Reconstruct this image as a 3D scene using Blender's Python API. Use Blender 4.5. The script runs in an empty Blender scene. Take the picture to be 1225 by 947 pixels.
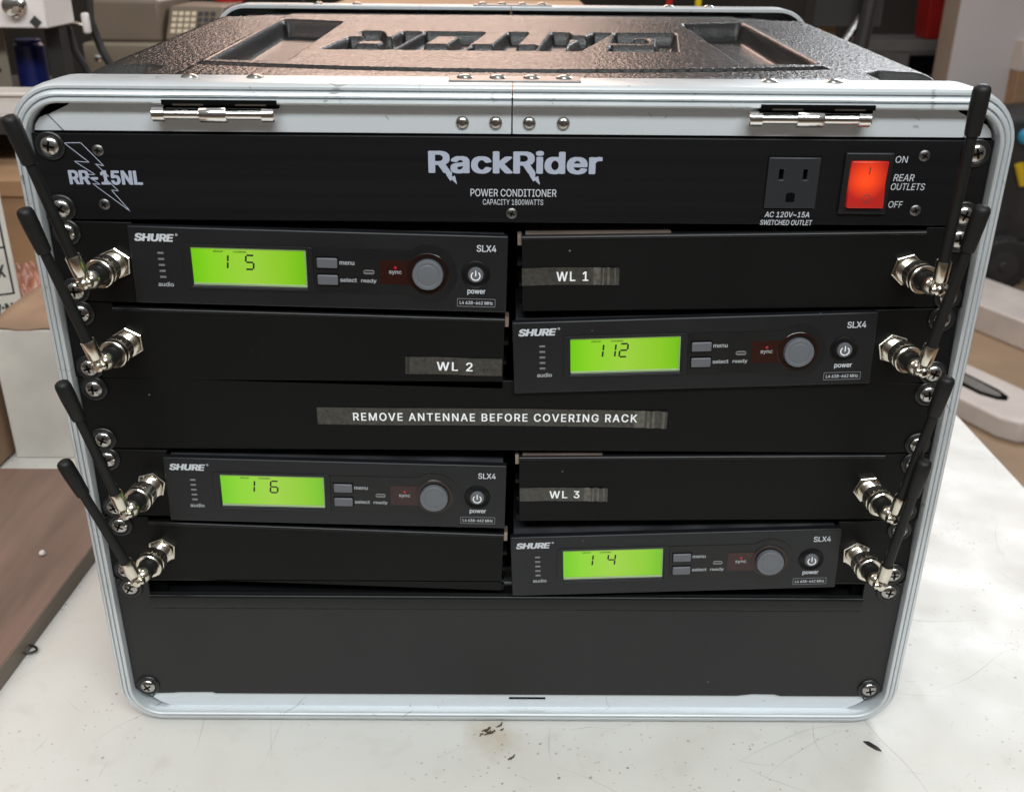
import bpy, math, random
import numpy as np
from mathutils import Vector, Matrix

random.seed(7)
rng = np.random.default_rng(11)
scn = bpy.context.scene
COL = scn.collection
S = 0.001                    # everything below is written in millimetres
FLOOR = -782.0               # z of the floor; the rack panels start at z = 0
TABLE = -22.0                # z of the bench top
R = math.radians

def W(x, y, z):              # millimetres -> world metres, floor at z = 0
    return Vector((x * S, y * S, (z - FLOOR) * S))

# ------------------------------------------------------------------ camera
cam_d = bpy.data.cameras.new('camera'); cam = bpy.data.objects.new('camera', cam_d); COL.objects.link(cam)
CP = (-3.238, -510.118, 447.296); pitch, yaw, roll = 0.43101, -0.006336, 0.009163
f = Vector((-math.sin(yaw) * math.cos(pitch), math.cos(yaw) * math.cos(pitch), -math.sin(pitch)))
r0 = Vector((math.cos(yaw), math.sin(yaw), 0)); u0 = r0.cross(f)
rr = r0 * math.cos(roll) + u0 * math.sin(roll); uu = u0 * math.cos(roll) - r0 * math.sin(roll)
M = Matrix((rr, uu, -f)).transposed().to_4x4(); M.translation = W(*CP)
cam.matrix_world = M
cam_d.sensor_fit = 'HORIZONTAL'; cam_d.sensor_width = 36.0; cam_d.lens = 36.0 * 1200.0 / 1225.0
cam_d.clip_start = 0.02; cam_d.clip_end = 60
cam_d.dof.use_dof = True; cam_d.dof.focus_distance = 0.56; cam_d.dof.aperture_fstop = 15.0
scn.camera = cam

# ------------------------------------------------------------------ world, lamps, exposure
wd = bpy.data.worlds.new('World'); scn.world = wd; wd.use_nodes = True
wnt = wd.node_tree; wb = wnt.nodes['Background']
wtc = wnt.nodes.new('ShaderNodeTexCoord'); wsp = wnt.nodes.new('ShaderNodeSeparateXYZ'); wnt.links.new(wtc.outputs['Generated'], wsp.inputs[0])
wcr = wnt.nodes.new('ShaderNodeValToRGB'); we = wcr.color_ramp.elements
wmr = wnt.nodes.new('ShaderNodeMapRange'); wmr.inputs['From Min'].default_value = -1; wnt.links.new(wsp.outputs['Z'], wmr.inputs['Value']); wnt.links.new(wmr.outputs[0], wcr.inputs['Fac'])
we[0].position = 0.30; we[0].color = (0.10, 0.08, 0.065, 1); we[1].position = 0.95; we[1].color = (0.85, 0.87, 0.86, 1)
q = we.new(0.55); q.color = (0.20, 0.165, 0.14, 1)
wnt.links.new(wcr.outputs[0], wb.inputs[0]); wb.inputs[1].default_value = 0.45

def lamp(name, loc, target, size, power, color):
    d = bpy.data.lights.new(name, 'AREA'); d.shape = 'RECTANGLE'; d.size, d.size_y = size
    d.energy = power; d.color = color
    o = bpy.data.objects.new(name, d); COL.objects.link(o)
    o.location = W(*loc)
    o.rotation_euler = (W(*target) - W(*loc)).to_track_quat('-Z', 'Y').to_euler()
    return o
lamp('ceiling_lamp', (150, -1500, 1900), (0, 0, 150), (2.4, 0.4), 62, (0.93, 0.985, 1.0))
lamp('ceiling_lamp', (100, 150, 2300), (0, 100, 200), (1.2, 0.4), 7, (0.97, 1.0, 0.98))
lamp('ceiling_lamp', (-1600, 100, 1900), (-350, 0, 0), (0.5, 1.3), 9, (1.0, 0.76, 0.64))
lamp('ceiling_lamp', (-300, 3300, 1800), (-100, 200, 370), (1.3, 0.7), 32, (1.0, 0.72, 0.59))
lamp('ceiling_lamp', (1700, 2900, 1900), (200, 200, 370), (1.3, 0.6), 42, (0.95, 0.97, 1.0))

scn.view_settings.view_transform = 'Standard'; scn.view_settings.look = 'None'
scn.view_settings.exposure = 0.0; scn.view_settings.gamma = 1.0
scn.render.engine = 'CYCLES'
scn.cycles.use_denoising = True
scn.cycles.max_bounces = 8

# ------------------------------------------------------------------ materials
def mat(name, base, rough=0.5, metal=0.0, bump=None, var=None, emit=None, stretch=None, spec=None, coat=0.0, rvar=None):
    m = bpy.data.materials.new(name); m.use_nodes = True
    nt = m.node_tree; b = nt.nodes['Principled BSDF']
    b.inputs['Base Color'].default_value = (*base, 1); b.inputs['Roughness'].default_value = rough
    b.inputs['Metallic'].default_value = metal
    if spec is not None: b.inputs['Specular IOR Level'].default_value = spec
    if coat: b.inputs['Coat Weight'].default_value = coat; b.inputs['Coat Roughness'].default_value = 0.1
    tc = nt.nodes.new('ShaderNodeTexCoord'); mp = nt.nodes.new('ShaderNodeMapping')
    nt.links.new(tc.outputs['Object'], mp.inputs['Vector'])
    if stretch: mp.inputs['Scale'].default_value = stretch
    if var:                                  # (scale, amount): uneven tone of the thing itself
        n = nt.nodes.new('ShaderNodeTexNoise'); n.inputs['Scale'].default_value = var[0]; n.inputs['Detail'].default_value = 6
        nt.links.new(mp.outputs[0], n.inputs['Vector'])
        cr = nt.nodes.new('ShaderNodeValToRGB')
        cr.color_ramp.elements[0].position = 0.3; cr.color_ramp.elements[1].position = 0.7
        cr.color_ramp.elements[0].color = (*[max(0, c * (1 - var[1])) for c in base], 1)
        cr.color_ramp.elements[1].color = (*[min(1, c * (1 + var[1])) for c in base], 1)
        nt.links.new(n.outputs['Fac'], cr.inputs['Fac']); nt.links.new(cr.outputs[0], b.inputs['Base Color'])
    if rvar:                                 # (scale, low, high): smudged gloss
        n = nt.nodes.new('ShaderNodeTexNoise'); n.inputs['Scale'].default_value = rvar[0]; n.inputs['Detail'].default_value = 5
        nt.links.new(mp.outputs[0], n.inputs['Vector'])
        mr = nt.nodes.new('ShaderNodeMapRange'); mr.inputs['From Min'].default_value = 0.3; mr.inputs['From Max'].default_value = 0.7
        mr.inputs['To Min'].default_value = rvar[1]; mr.inputs['To Max'].default_value = rvar[2]
        nt.links.new(n.outputs['Fac'], mr.inputs['Value']); nt.links.new(mr.outputs[0], b.inputs['Roughness'])
    if bump:                                 # (scale, strength, distance_mm)
        n = nt.nodes.new('ShaderNodeTexNoise'); n.inputs['Scale'].default_value = bump[0]; n.inputs['Detail'].default_value = 3
        nt.links.new(mp.outputs[0], n.inputs['Vector'])
        bp = nt.nodes.new('ShaderNodeBump'); bp.inputs['Strength'].default_value = bump[1]; bp.inputs['Distance'].default_value = bump[2] * S
        nt.links.new(n.outputs['Fac'], bp.inputs['Height']); nt.links.new(bp.outputs[0], b.inputs['Normal'])
    if emit:
        b.inputs['Emission Color'].default_value = (*emit[0], 1); b.inputs['Emission Strength'].default_value = emit[1]
    return m

def add_dust(m, dens=90.0, amount=0.5, col=(0.35, 0.34, 0.32)):
    """sparse pale dust specks on a dark panel"""
    nt = m.node_tree; b = nt.nodes['Principled BSDF']
    tc = nt.nodes.new('ShaderNodeTexCoord')
    v = nt.nodes.new('ShaderNodeTexVoronoi'); v.inputs['Scale'].default_value = dens
    nt.links.new(tc.outputs['Object'], v.inputs['Vector'])
    lt = nt.nodes.new('ShaderNodeMath'); lt.operation = 'LESS_THAN'; lt.inputs[1].default_value = 0.045
    nt.links.new(v.outputs['Distance'], lt.inputs[0])
    sp = nt.nodes.new('ShaderNodeSeparateColor'); nt.links.new(v.outputs['Color'], sp.inputs[0])
    gt = nt.nodes.new('ShaderNodeMath'); gt.operation = 'GREATER_THAN'; gt.inputs[1].default_value = 0.6
    nt.links.new(sp.outputs[0], gt.inputs[0])
    mu = nt.nodes.new('ShaderNodeMath'); mu.operation = 'MULTIPLY'; nt.links.new(lt.outputs[0], mu.inputs[0]); nt.links.new(gt.outputs[0], mu.inputs[1])
    m2 = nt.nodes.new('ShaderNodeMath'); m2.operation = 'MULTIPLY'; m2.inputs[1].default_value = amount; nt.links.new(mu.outputs[0], m2.inputs[0])
    mx = nt.nodes.new('ShaderNodeMix'); mx.data_type = 'RGBA'
    nt.links.new(m2.outputs[0], mx.inputs['Factor'])
    src = b.inputs['Base Color'].links[0].from_socket if b.inputs['Base Color'].links else None
    if src: nt.links.new(src, mx.inputs['A'])
    else: mx.inputs['A'].default_value = b.inputs['Base Color'].default_value
    mx.inputs['B'].default_value = (*col, 1)
    nt.links.new(mx.outputs['Result'], b.inputs['Base Color'])
    return m

MT = {}
MT['panel'] = add_dust(mat('powder_coat_black', (0.0036, 0.0035, 0.0036), 0.50, bump=(1500, 0.25, 0.15), rvar=(14, 0.45, 0.56), spec=0.19), 85, 0.45)
MT['lip'] = mat('satin_black_lip', (0.0055, 0.0055, 0.006), 0.34, spec=0.32)
MT['brushed'] = add_dust(mat('brushed_black', (0.0040, 0.0040, 0.0048), 0.46, bump=(260, 0.25, 0.12), stretch=(0.06, 1, 7), rvar=(20, 0.40, 0.52), spec=0.25), 55, 0.3)
MT['face'] = add_dust(mat('receiver_plastic', (0.0062, 0.0066, 0.0082), 0.44, bump=(2200, 0.15, 0.1), rvar=(18, 0.38, 0.48), spec=0.45), 80, 0.3)
MT['face_soft'] = mat('receiver_window', (0.0095, 0.0095, 0.0100), 0.36, spec=0.35, rvar=(30, 0.24, 0.4))
MT['dusty'] = mat('dusty_black_top', (0.030, 0.030, 0.033), 0.6, var=(45, 0.6))
MT['alu'] = mat('anodised_aluminium', (0.60, 0.63, 0.645), 0.34, 0.4, bump=(900, 0.05, 0.05), var=(9, 0.05), rvar=(16, 0.27, 0.42))
MT['rail'] = mat('aluminium_rail', (0.64, 0.675, 0.70), 0.38, 0.3, bump=(500, 0.06, 0.05), stretch=(0.1, 1, 3), var=(12, 0.04))
def add_wear(m, dark):
    """hairline scratches and dirty dings in a metal"""
    nt = m.node_tree; b = nt.nodes['Principled BSDF']; L = nt.links.new
    tc = nt.nodes.new('ShaderNodeTexCoord')
    src = b.inputs['Base Color'].links[0].from_socket
    for scale, w, lo, hi, amt in ((14, 0.004, 0.56, 0.64, 0.55), (30, 0.006, 0.60, 0.68, 0.7), (90, 0.03, 0.66, 0.70, 0.8)):
        n = nt.nodes.new('ShaderNodeTexNoise'); n.inputs['Scale'].default_value = scale; n.inputs['Detail'].default_value = 0.5; L(tc.outputs['Object'], n.inputs['Vector'])
        a = nt.nodes.new('ShaderNodeMath'); a.operation = 'SUBTRACT'; a.inputs[1].default_value = 0.5; L(n.outputs['Fac'], a.inputs[0])
        c = nt.nodes.new('ShaderNodeMath'); c.operation = 'ABSOLUTE'; L(a.outputs[0], c.inputs[0])
        q = nt.nodes.new('ShaderNodeMapRange'); q.inputs['From Max'].default_value = w; q.inputs['To Min'].default_value = 1; q.inputs['To Max'].default_value = 0; L(c.outputs[0], q.inputs['Value'])
        n2 = nt.nodes.new('ShaderNodeTexNoise'); n2.inputs['Scale'].default_value = scale * 1.3; L(tc.outputs['Object'], n2.inputs['Vector'])
        q2 = nt.nodes.new('ShaderNodeMapRange'); q2.inputs['From Min'].default_value = lo; q2.inputs['From Max'].default_value = hi; q2.inputs['To Max'].default_value = amt; L(n2.outputs['Fac'], q2.inputs['Value'])
        mu = nt.nodes.new('ShaderNodeMath'); mu.operation = 'MULTIPLY'; L(q.outputs[0], mu.inputs[0]); L(q2.outputs[0], mu.inputs[1])
        mx = nt.nodes.new('ShaderNodeMix'); mx.data_type = 'RGBA'; L(mu.outputs[0], mx.inputs['Factor']); L(src, mx.inputs['A']); mx.inputs['B'].default_value = (*dark, 1)
        src = mx.outputs['Result']
    L(src, b.inputs['Base Color'])
add_wear(MT['alu'], (0.16, 0.155, 0.15)); add_wear(MT['rail'], (0.28, 0.28, 0.28))
MT['chrome'] = mat('bright_chrome', (0.80, 0.79, 0.77), 0.10, 1.0, rvar=(120, 0.06, 0.2))
MT['nickel'] = mat('warm_nickel', (0.74, 0.69, 0.60), 0.17, 1.0, rvar=(200, 0.12, 0.28))
MT['steel'] = mat('zinc_screw', (0.44, 0.43, 0.41), 0.20, 1.0, rvar=(300, 0.14, 0.32))
MT['zinc'] = mat('bare_bracket_steel', (0.34, 0.265, 0.22), 0.45, 0.7, var=(60, 0.2))
MT['bronze'] = mat('splice_plate_metal', (0.30, 0.28, 0.27), 0.4, 0.8)
MT['blacksteel'] = mat('black_screw', (0.16, 0.155, 0.15), 0.34, 0.9)
MT['rubber'] = mat('antenna_rubber', (0.008, 0.008, 0.008), 0.48, bump=(1800, 0.1, 0.1), rvar=(40, 0.44, 0.56), spec=0.3)
MT['washer'] = mat('washer_black', (0.008, 0.008, 0.008), 0.35)
MT['void'] = mat('case_inside_black', (0.003, 0.003, 0.003), 0.9, spec=0.05)
MT['shell'] = mat('pebbled_plastic', (0.008, 0.0075, 0.0075), 0.27, bump=(900, 0.5, 0.6), spec=0.45)
MT['ink'] = mat('white_ink', (0.52, 0.54, 0.57), 0.5)
MT['ink_blue'] = mat('silver_blue_ink', (0.36, 0.385, 0.47), 0.5)
MT['ink_white'] = mat('tape_letter_white', (0.85, 0.86, 0.86), 0.5)
MT['ink_dim'] = mat('grey_ink', (0.34, 0.35, 0.36), 0.5)
MT['tape'] = mat('label_tape', (0.046, 0.043, 0.036), 0.42, bump=(600, 0.5, 0.25), var=(420, 0.35), rvar=(120, 0.22, 0.42))
MT['button'] = mat('grey_button', (0.105, 0.108, 0.122), 0.45)
MT['knob'] = mat('grey_knob', (0.115, 0.122, 0.135), 0.42)
MT['sync'] = mat('dark_red_window', (0.024, 0.006, 0.0045), 0.2)
MT['sync_ring'] = mat('dark_red_ring', (0.014, 0.005, 0.0035), 0.2)
MT['redled'] = mat('sync_lamp', (0.25, 0.01, 0.02), 0.4, emit=((1, 0.02, 0.08), 0.12))
MT['led'] = mat('unlit_led', (0.16, 0.155, 0.15), 0.22)
MT['lcd_ink'] = mat('lcd_segment', (0.006, 0.012, 0.003), 0.5)
MT['lcd_small'] = mat('lcd_legend', (0.02, 0.05, 0.006), 0.5)
MT['lcd_rim'] = mat('lcd_clear_rim', (0.30, 0.40, 0.20), 0.12)
MT['outlet'] = mat('outlet_plastic', (0.018, 0.019, 0.022), 0.40)
MT['frame_ink'] = mat('grey_frame_line', (0.16, 0.16, 0.165), 0.5)
MT['well'] = mat('black_well', (0.004, 0.004, 0.004), 0.4, spec=0.2)
MT['tape_glare'] = mat('glare_label_tape', (0.092, 0.087, 0.073), 0.30, bump=(600, 0.5, 0.25), var=(300, 0.4))  # paler tape: glare bands painted across the wrinkled end
MT['drawer'] = add_dust(mat('bench_lit_drawer_black', (0.0125, 0.0127, 0.0130), 0.46, bump=(1500, 0.25, 0.15), rvar=(12, 0.40, 0.54), spec=0.40), 60, 0.35)  # drawer finish, base lightened to carry the bench's reflection
MT['hole'] = mat('dark_slot', (0.002, 0.002, 0.002), 0.8, spec=0.05)

def lcd_material(k):
    m = mat('green_lcd', (0.04, 0.10, 0.005), 0.18)
    nt = m.node_tree; b = nt.nodes['Principled BSDF']
    tc = nt.nodes.new('ShaderNodeTexCoord')
    sx = nt.nodes.new('ShaderNodeSeparateXYZ'); nt.links.new(tc.outputs['Generated'], sx.inputs[0])
    cr = nt.nodes.new('ShaderNodeValToRGB'); e = cr.color_ramp.elements      # edge-lit backlight
    e[0].position = 0.0; e[0].color = (0.16, 0.60, 0.003, 1)
    e[1].position = 1.0; e[1].color = (0.16, 0.52, 0.004, 1)
    for p, c in ((0.18, (0.27, 0.68, 0.02, 1)), (0.5, (0.37, 0.66, 0.06, 1)), (0.82, (0.27, 0.60, 0.02, 1))):
        q = e.new(p); q.color = c
    nt.links.new(sx.outputs[0], cr.inputs['Fac'])
    nt.links.new(cr.outputs[0], b.inputs['Emission Color']); b.inputs['Emission Strength'].default_value = k
    return m
MT['lcd'] = lcd_material(0.80)

def rocker_material():
    m = mat('lit_red_rocker', (0.35, 0.015, 0.010), 0.22)
    nt = m.node_tree; b = nt.nodes['Principled BSDF']
    tc = nt.nodes.new('ShaderNodeTexCoord'); vm = nt.nodes.new('ShaderNodeVectorMath'); vm.operation = 'DISTANCE'
    vm.inputs[1].default_value = (0.45, 0.5, 0.62)
    nt.links.new(tc.outputs['Generated'], vm.inputs[0])
    cr = nt.nodes.new('ShaderNodeValToRGB'); e = cr.color_ramp.elements      # the neon lamp glows through the upper middle
    e[0].position = 0.0; e[0].color = (1.0, 0.15, 0.008, 1)
    e[1].position = 0.62; e[1].color = (0.17, 0.006, 0.006, 1); q = e.new(0.22); q.color = (0.9, 0.075, 0.008, 1)
    nt.links.new(vm.outputs['Value'], cr.inputs['Fac']); nt.links.new(cr.outputs[0], b.inputs['Emission Color'])
    b.inputs['Emission Strength'].default_value = 0.80
    return m
MT['rocker'] = rocker_material()

def table_material():
    m = bpy.data.materials.new('worn_white_laminate'); m.use_nodes = True
    nt = m.node_tree; b = nt.nodes['Principled BSDF']; b.inputs['Roughness'].default_value = 0.38
    N = nt.nodes.new; L = nt.links.new
    tc = N('ShaderNodeTexCoord')
    def noise(scale, detail=5, stretch=None, rot=0.0, dist=0.0):
        n = N('ShaderNodeTexNoise'); n.inputs['Scale'].default_value = scale; n.inputs['Detail'].default_value = detail
        n.inputs['Distortion'].default_value = dist
        mp = N('ShaderNodeMapping'); L(tc.outputs['Object'], mp.inputs['Vector'])
        if stretch: mp.inputs['Scale'].default_value = stretch
        mp.inputs['Rotation'].default_value = (0, 0, rot)
        L(mp.outputs[0], n.inputs['Vector']); return n.outputs['Fac']
    def rng_(v, a, c, lo=0.0, hi=1.0):
        q = N('ShaderNodeMapRange'); q.inputs['From Min'].default_value = a; q.inputs['From Max'].default_value = c
        q.inputs['To Min'].default_value = lo; q.inputs['To Max'].default_value = hi; L(v, q.inputs['Value']); return q.outputs[0]
    def math_(op, a, c):
        q = N('ShaderNodeMath'); q.operation = op
        for i, v in enumerate((a, c)):
            if isinstance(v, (int, float)): q.inputs[i].default_value = v
            else: L(v, q.inputs[i])
        return q.outputs[0]
    def mix(fac, a, c):
        q = N('ShaderNodeMix'); q.data_type = 'RGBA'; L(fac, q.inputs['Factor'])
        for k, v in (('A', a), ('B', c)):
            if isinstance(v, tuple): q.inputs[k].default_value = (*v, 1)
            else: L(v, q.inputs[k])
        return q.outputs['Result']
    col = mix(rng_(noise(5.5, 6), 0.35, 0.7), (0.64, 0.625, 0.59), (0.60, 0.58, 0.54))
    col = mix(rng_(noise(13, 8), 0.50, 0.80, 0, 0.38), col, (0.47, 0.43, 0.37))
    col = mix(rng_(noise(48, 6, None, 0.4, 0.6), 0.58, 0.78, 0, 0.25), col, (0.42, 0.38, 0.32))          # grime
    wob = N('ShaderNodeTexNoise'); wob.inputs['Scale'].default_value = 9; wob.inputs['Detail'].default_value = 1; L(tc.outputs['Object'], wob.inputs['Vector'])
    wv = N('ShaderNodeVectorMath'); wv.operation = 'MULTIPLY_ADD'; wv.inputs[1].default_value = (0.05, 0.05, 0); L(wob.outputs['Color'], wv.inputs[0]); L(tc.outputs['Object'], wv.inputs[2])
    for scale, w, ln, amt, sh in ((6, 0.00040, 0.110, 0.48, 0.0), (10, 0.00032, 0.080, 0.42, 3.1), (22, 0.00036, 0.030, 0.42, 7.7), (8, 0.0010, 0.090, 0.20, 5.3), (14, 0.00030, 0.055, 0.45, 12.3)):
        mp = N('ShaderNodeVectorMath'); mp.operation = 'ADD'; mp.inputs[1].default_value = (sh, sh * 0.7, 0.0); L(wv.outputs[0], mp.inputs[0])
        v = N('ShaderNodeTexVoronoi'); v.voronoi_dimensions = '2D'; v.inputs['Scale'].default_value = scale; L(mp.outputs[0], v.inputs['Vector'])   # one straight scratch per cell
        df = N('ShaderNodeVectorMath'); df.operation = 'SUBTRACT'; L(mp.outputs[0], df.inputs[0]); L(v.outputs['Position'], df.inputs[1])
        sp = N('ShaderNodeSeparateColor'); L(v.outputs['Color'], sp.inputs[0])
        sd = N('ShaderNodeSeparateXYZ'); L(df.outputs[0], sd.inputs[0])
        an = math_('MULTIPLY', sp.outputs[0], math.pi); ca = math_('COSINE', an, 0); sa = math_('SINE', an, 0)
        across = math_('ABSOLUTE', math_('SUBTRACT', math_('MULTIPLY', sd.outputs[0], sa), math_('MULTIPLY', sd.outputs[1], ca)), 0)
        along = math_('ABSOLUTE', math_('ADD', math_('MULTIPLY', sd.outputs[0], ca), math_('MULTIPLY', sd.outputs[1], sa)), 0)
        half = math_('MULTIPLY', sp.outputs[1], ln)
        q = N('ShaderNodeMapRange'); L(along, q.inputs['Value']); L(half, q.inputs['From Max']); q.inputs['To Min'].default_value = 1; q.inputs['To Max'].default_value = 0
        fac = math_('MULTIPLY', math_('MULTIPLY', rng_(across, w * 0.4, w, 1, 0), q.outputs[0]), math_('MULTIPLY', math_('GREATER_THAN', sp.outputs[2], 0.5), amt))
        col = mix(fac, col, (0.25, 0.22, 0.19))
    for scale, rad, thr, c in ((95, 0.12, 0.55, (0.16, 0.13, 0.11)), (230, 0.15, 0.62, (0.24, 0.21, 0.18)), (160, 0.17, 0.5, (0.36, 0.30, 0.25)), (38, 0.035, 0.5, (0.08, 0.06, 0.05))):
        v = N('ShaderNodeTexVoronoi'); v.inputs['Scale'].default_value = scale; L(tc.outputs['Object'], v.inputs['Vector'])
        sp = N('ShaderNodeSeparateColor'); L(v.outputs['Color'], sp.inputs[0])
        spot = math_('MULTIPLY', rng_(v.outputs['Distance'], rad * 0.6, rad, 0.8, 0), math_('GREATER_THAN', sp.outputs[0], thr))
        col = mix(math_('MULTIPLY', spot, rng_(noise(9, 4), 0.42, 0.6)), col, c)
    # one rusty stain in front of the case
    vm = N('ShaderNodeVectorMath'); vm.operation = 'DISTANCE'; vm.inputs[1].default_value = (-0.010, -0.013, 0.0)
    nz = N('ShaderNodeTexNoise'); nz.inputs['Scale'].default_value = 60; L(tc.outputs['Object'], nz.inputs['Vector'])
    L(tc.outputs['Object'], vm.inputs[0])
    dd = math_('ADD', vm.outputs['Value'], math_('MULTIPLY', math_('SUBTRACT', nz.outputs['Fac'], 0.5), 0.035))
    col = mix(rng_(dd, 0.002, 0.022, 0.40, 0), col, (0.34, 0.24, 0.10))
    L(col, b.inputs['Base Color'])
    L(rng_(noise(20, 5), 0.3, 0.7, 0.32, 0.5), b.inputs['Roughness'])
    return m
MT['table'] = table_material()
MT['table_edge'] = mat('bench_edge', (0.42, 0.38, 0.33), 0.5)
MT['board'] = mat('walnut_laminate', (0.190, 0.118, 0.090), 0.42, var=(34, 0.34), stretch=(1, 0.12, 1), rvar=(22, 0.34, 0.5))
MT['board_edge'] = mat('board_edge_band', (0.17, 0.135, 0.105), 0.5, var=(40, 0.3), stretch=(1, 0.1, 1))
MT['floor'] = mat('brown_concrete', (0.34, 0.235, 0.15), 0.55, var=(3.5, 0.16), rvar=(5, 0.45, 0.65))
MT['wall'] = mat('dim_shop_wall', (0.055, 0.047, 0.040), 0.8, var=(2, 0.4))
MT['carton_white'] = mat('white_carton', (0.58, 0.545, 0.49), 0.7, var=(26, 0.10), bump=(90, 0.15, 0.4))
MT['kraft'] = mat('kraft_carton', (0.27, 0.17, 0.105), 0.75, var=(22, 0.15), bump=(80, 0.2, 0.5))
MT['print'] = mat('black_print', (0.03, 0.03, 0.03), 0.6)
MT['copper'] = mat('copper_cloth', (0.36, 0.145, 0.09), 0.36, var=(20, 0.25))
MT['wood'] = mat('pine_wood', (0.40, 0.24, 0.13), 0.6, var=(14, 0.3), stretch=(0.15, 1, 1))
MT['plastic_white'] = mat('dirty_white_plastic', (0.66, 0.60, 0.56), 0.4, var=(9, 0.1))
MT['enamel'] = mat('white_enamel', (0.78, 0.72, 0.70), 0.4)
MT['blue'] = mat('blue_can_paint', (0.006, 0.012, 0.09), 0.3, var=(30, 0.3))
MT['beige'] = mat('beige_plastic', (0.24, 0.20, 0.15), 0.5, var=(10, 0.08))
MT['beige_dark'] = mat('beige_plastic_deep', (0.17, 0.13, 0.095), 0.5, var=(10, 0.08))
MT['key'] = mat('cream_key', (0.62, 0.52, 0.38), 0.45)
MT['dark'] = mat('dark_metal', (0.020, 0.018, 0.017), 0.55, var=(8, 0.3))
MT['char'] = mat('charcoal_plastic', (0.035, 0.034, 0.036), 0.55, var=(12, 0.3))
MT['greyp'] = mat('grey_crate_plastic', (0.17, 0.16, 0.15), 0.55, var=(10, 0.15))
MT['red'] = mat('red_plastic', (0.45, 0.015, 0.012), 0.35)
MT['partition'] = mat('lilac_white_board', (0.63, 0.59, 0.595), 0.6, var=(2, 0.03))
MT['partition_edge'] = mat('tan_board_edge', (0.42, 0.34, 0.28), 0.65, var=(3, 0.08))
MT['yellow'] = mat('yellow_plastic', (0.75, 0.52, 0.01), 0.4)
MT['cyan'] = mat('cyan_plastic', (0.03, 0.32, 0.55), 0.4)
MT['tyre'] = mat('tyre_rubber', (0.022, 0.021, 0.022), 0.7, bump=(60, 0.6, 4))
MT['bits'] = mat('dry_brown_bits', (0.07, 0.045, 0.02), 0.8)
MT['fleck'] = mat('black_plastic_fleck', (0.010, 0.010, 0.010), 0.4)

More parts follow.
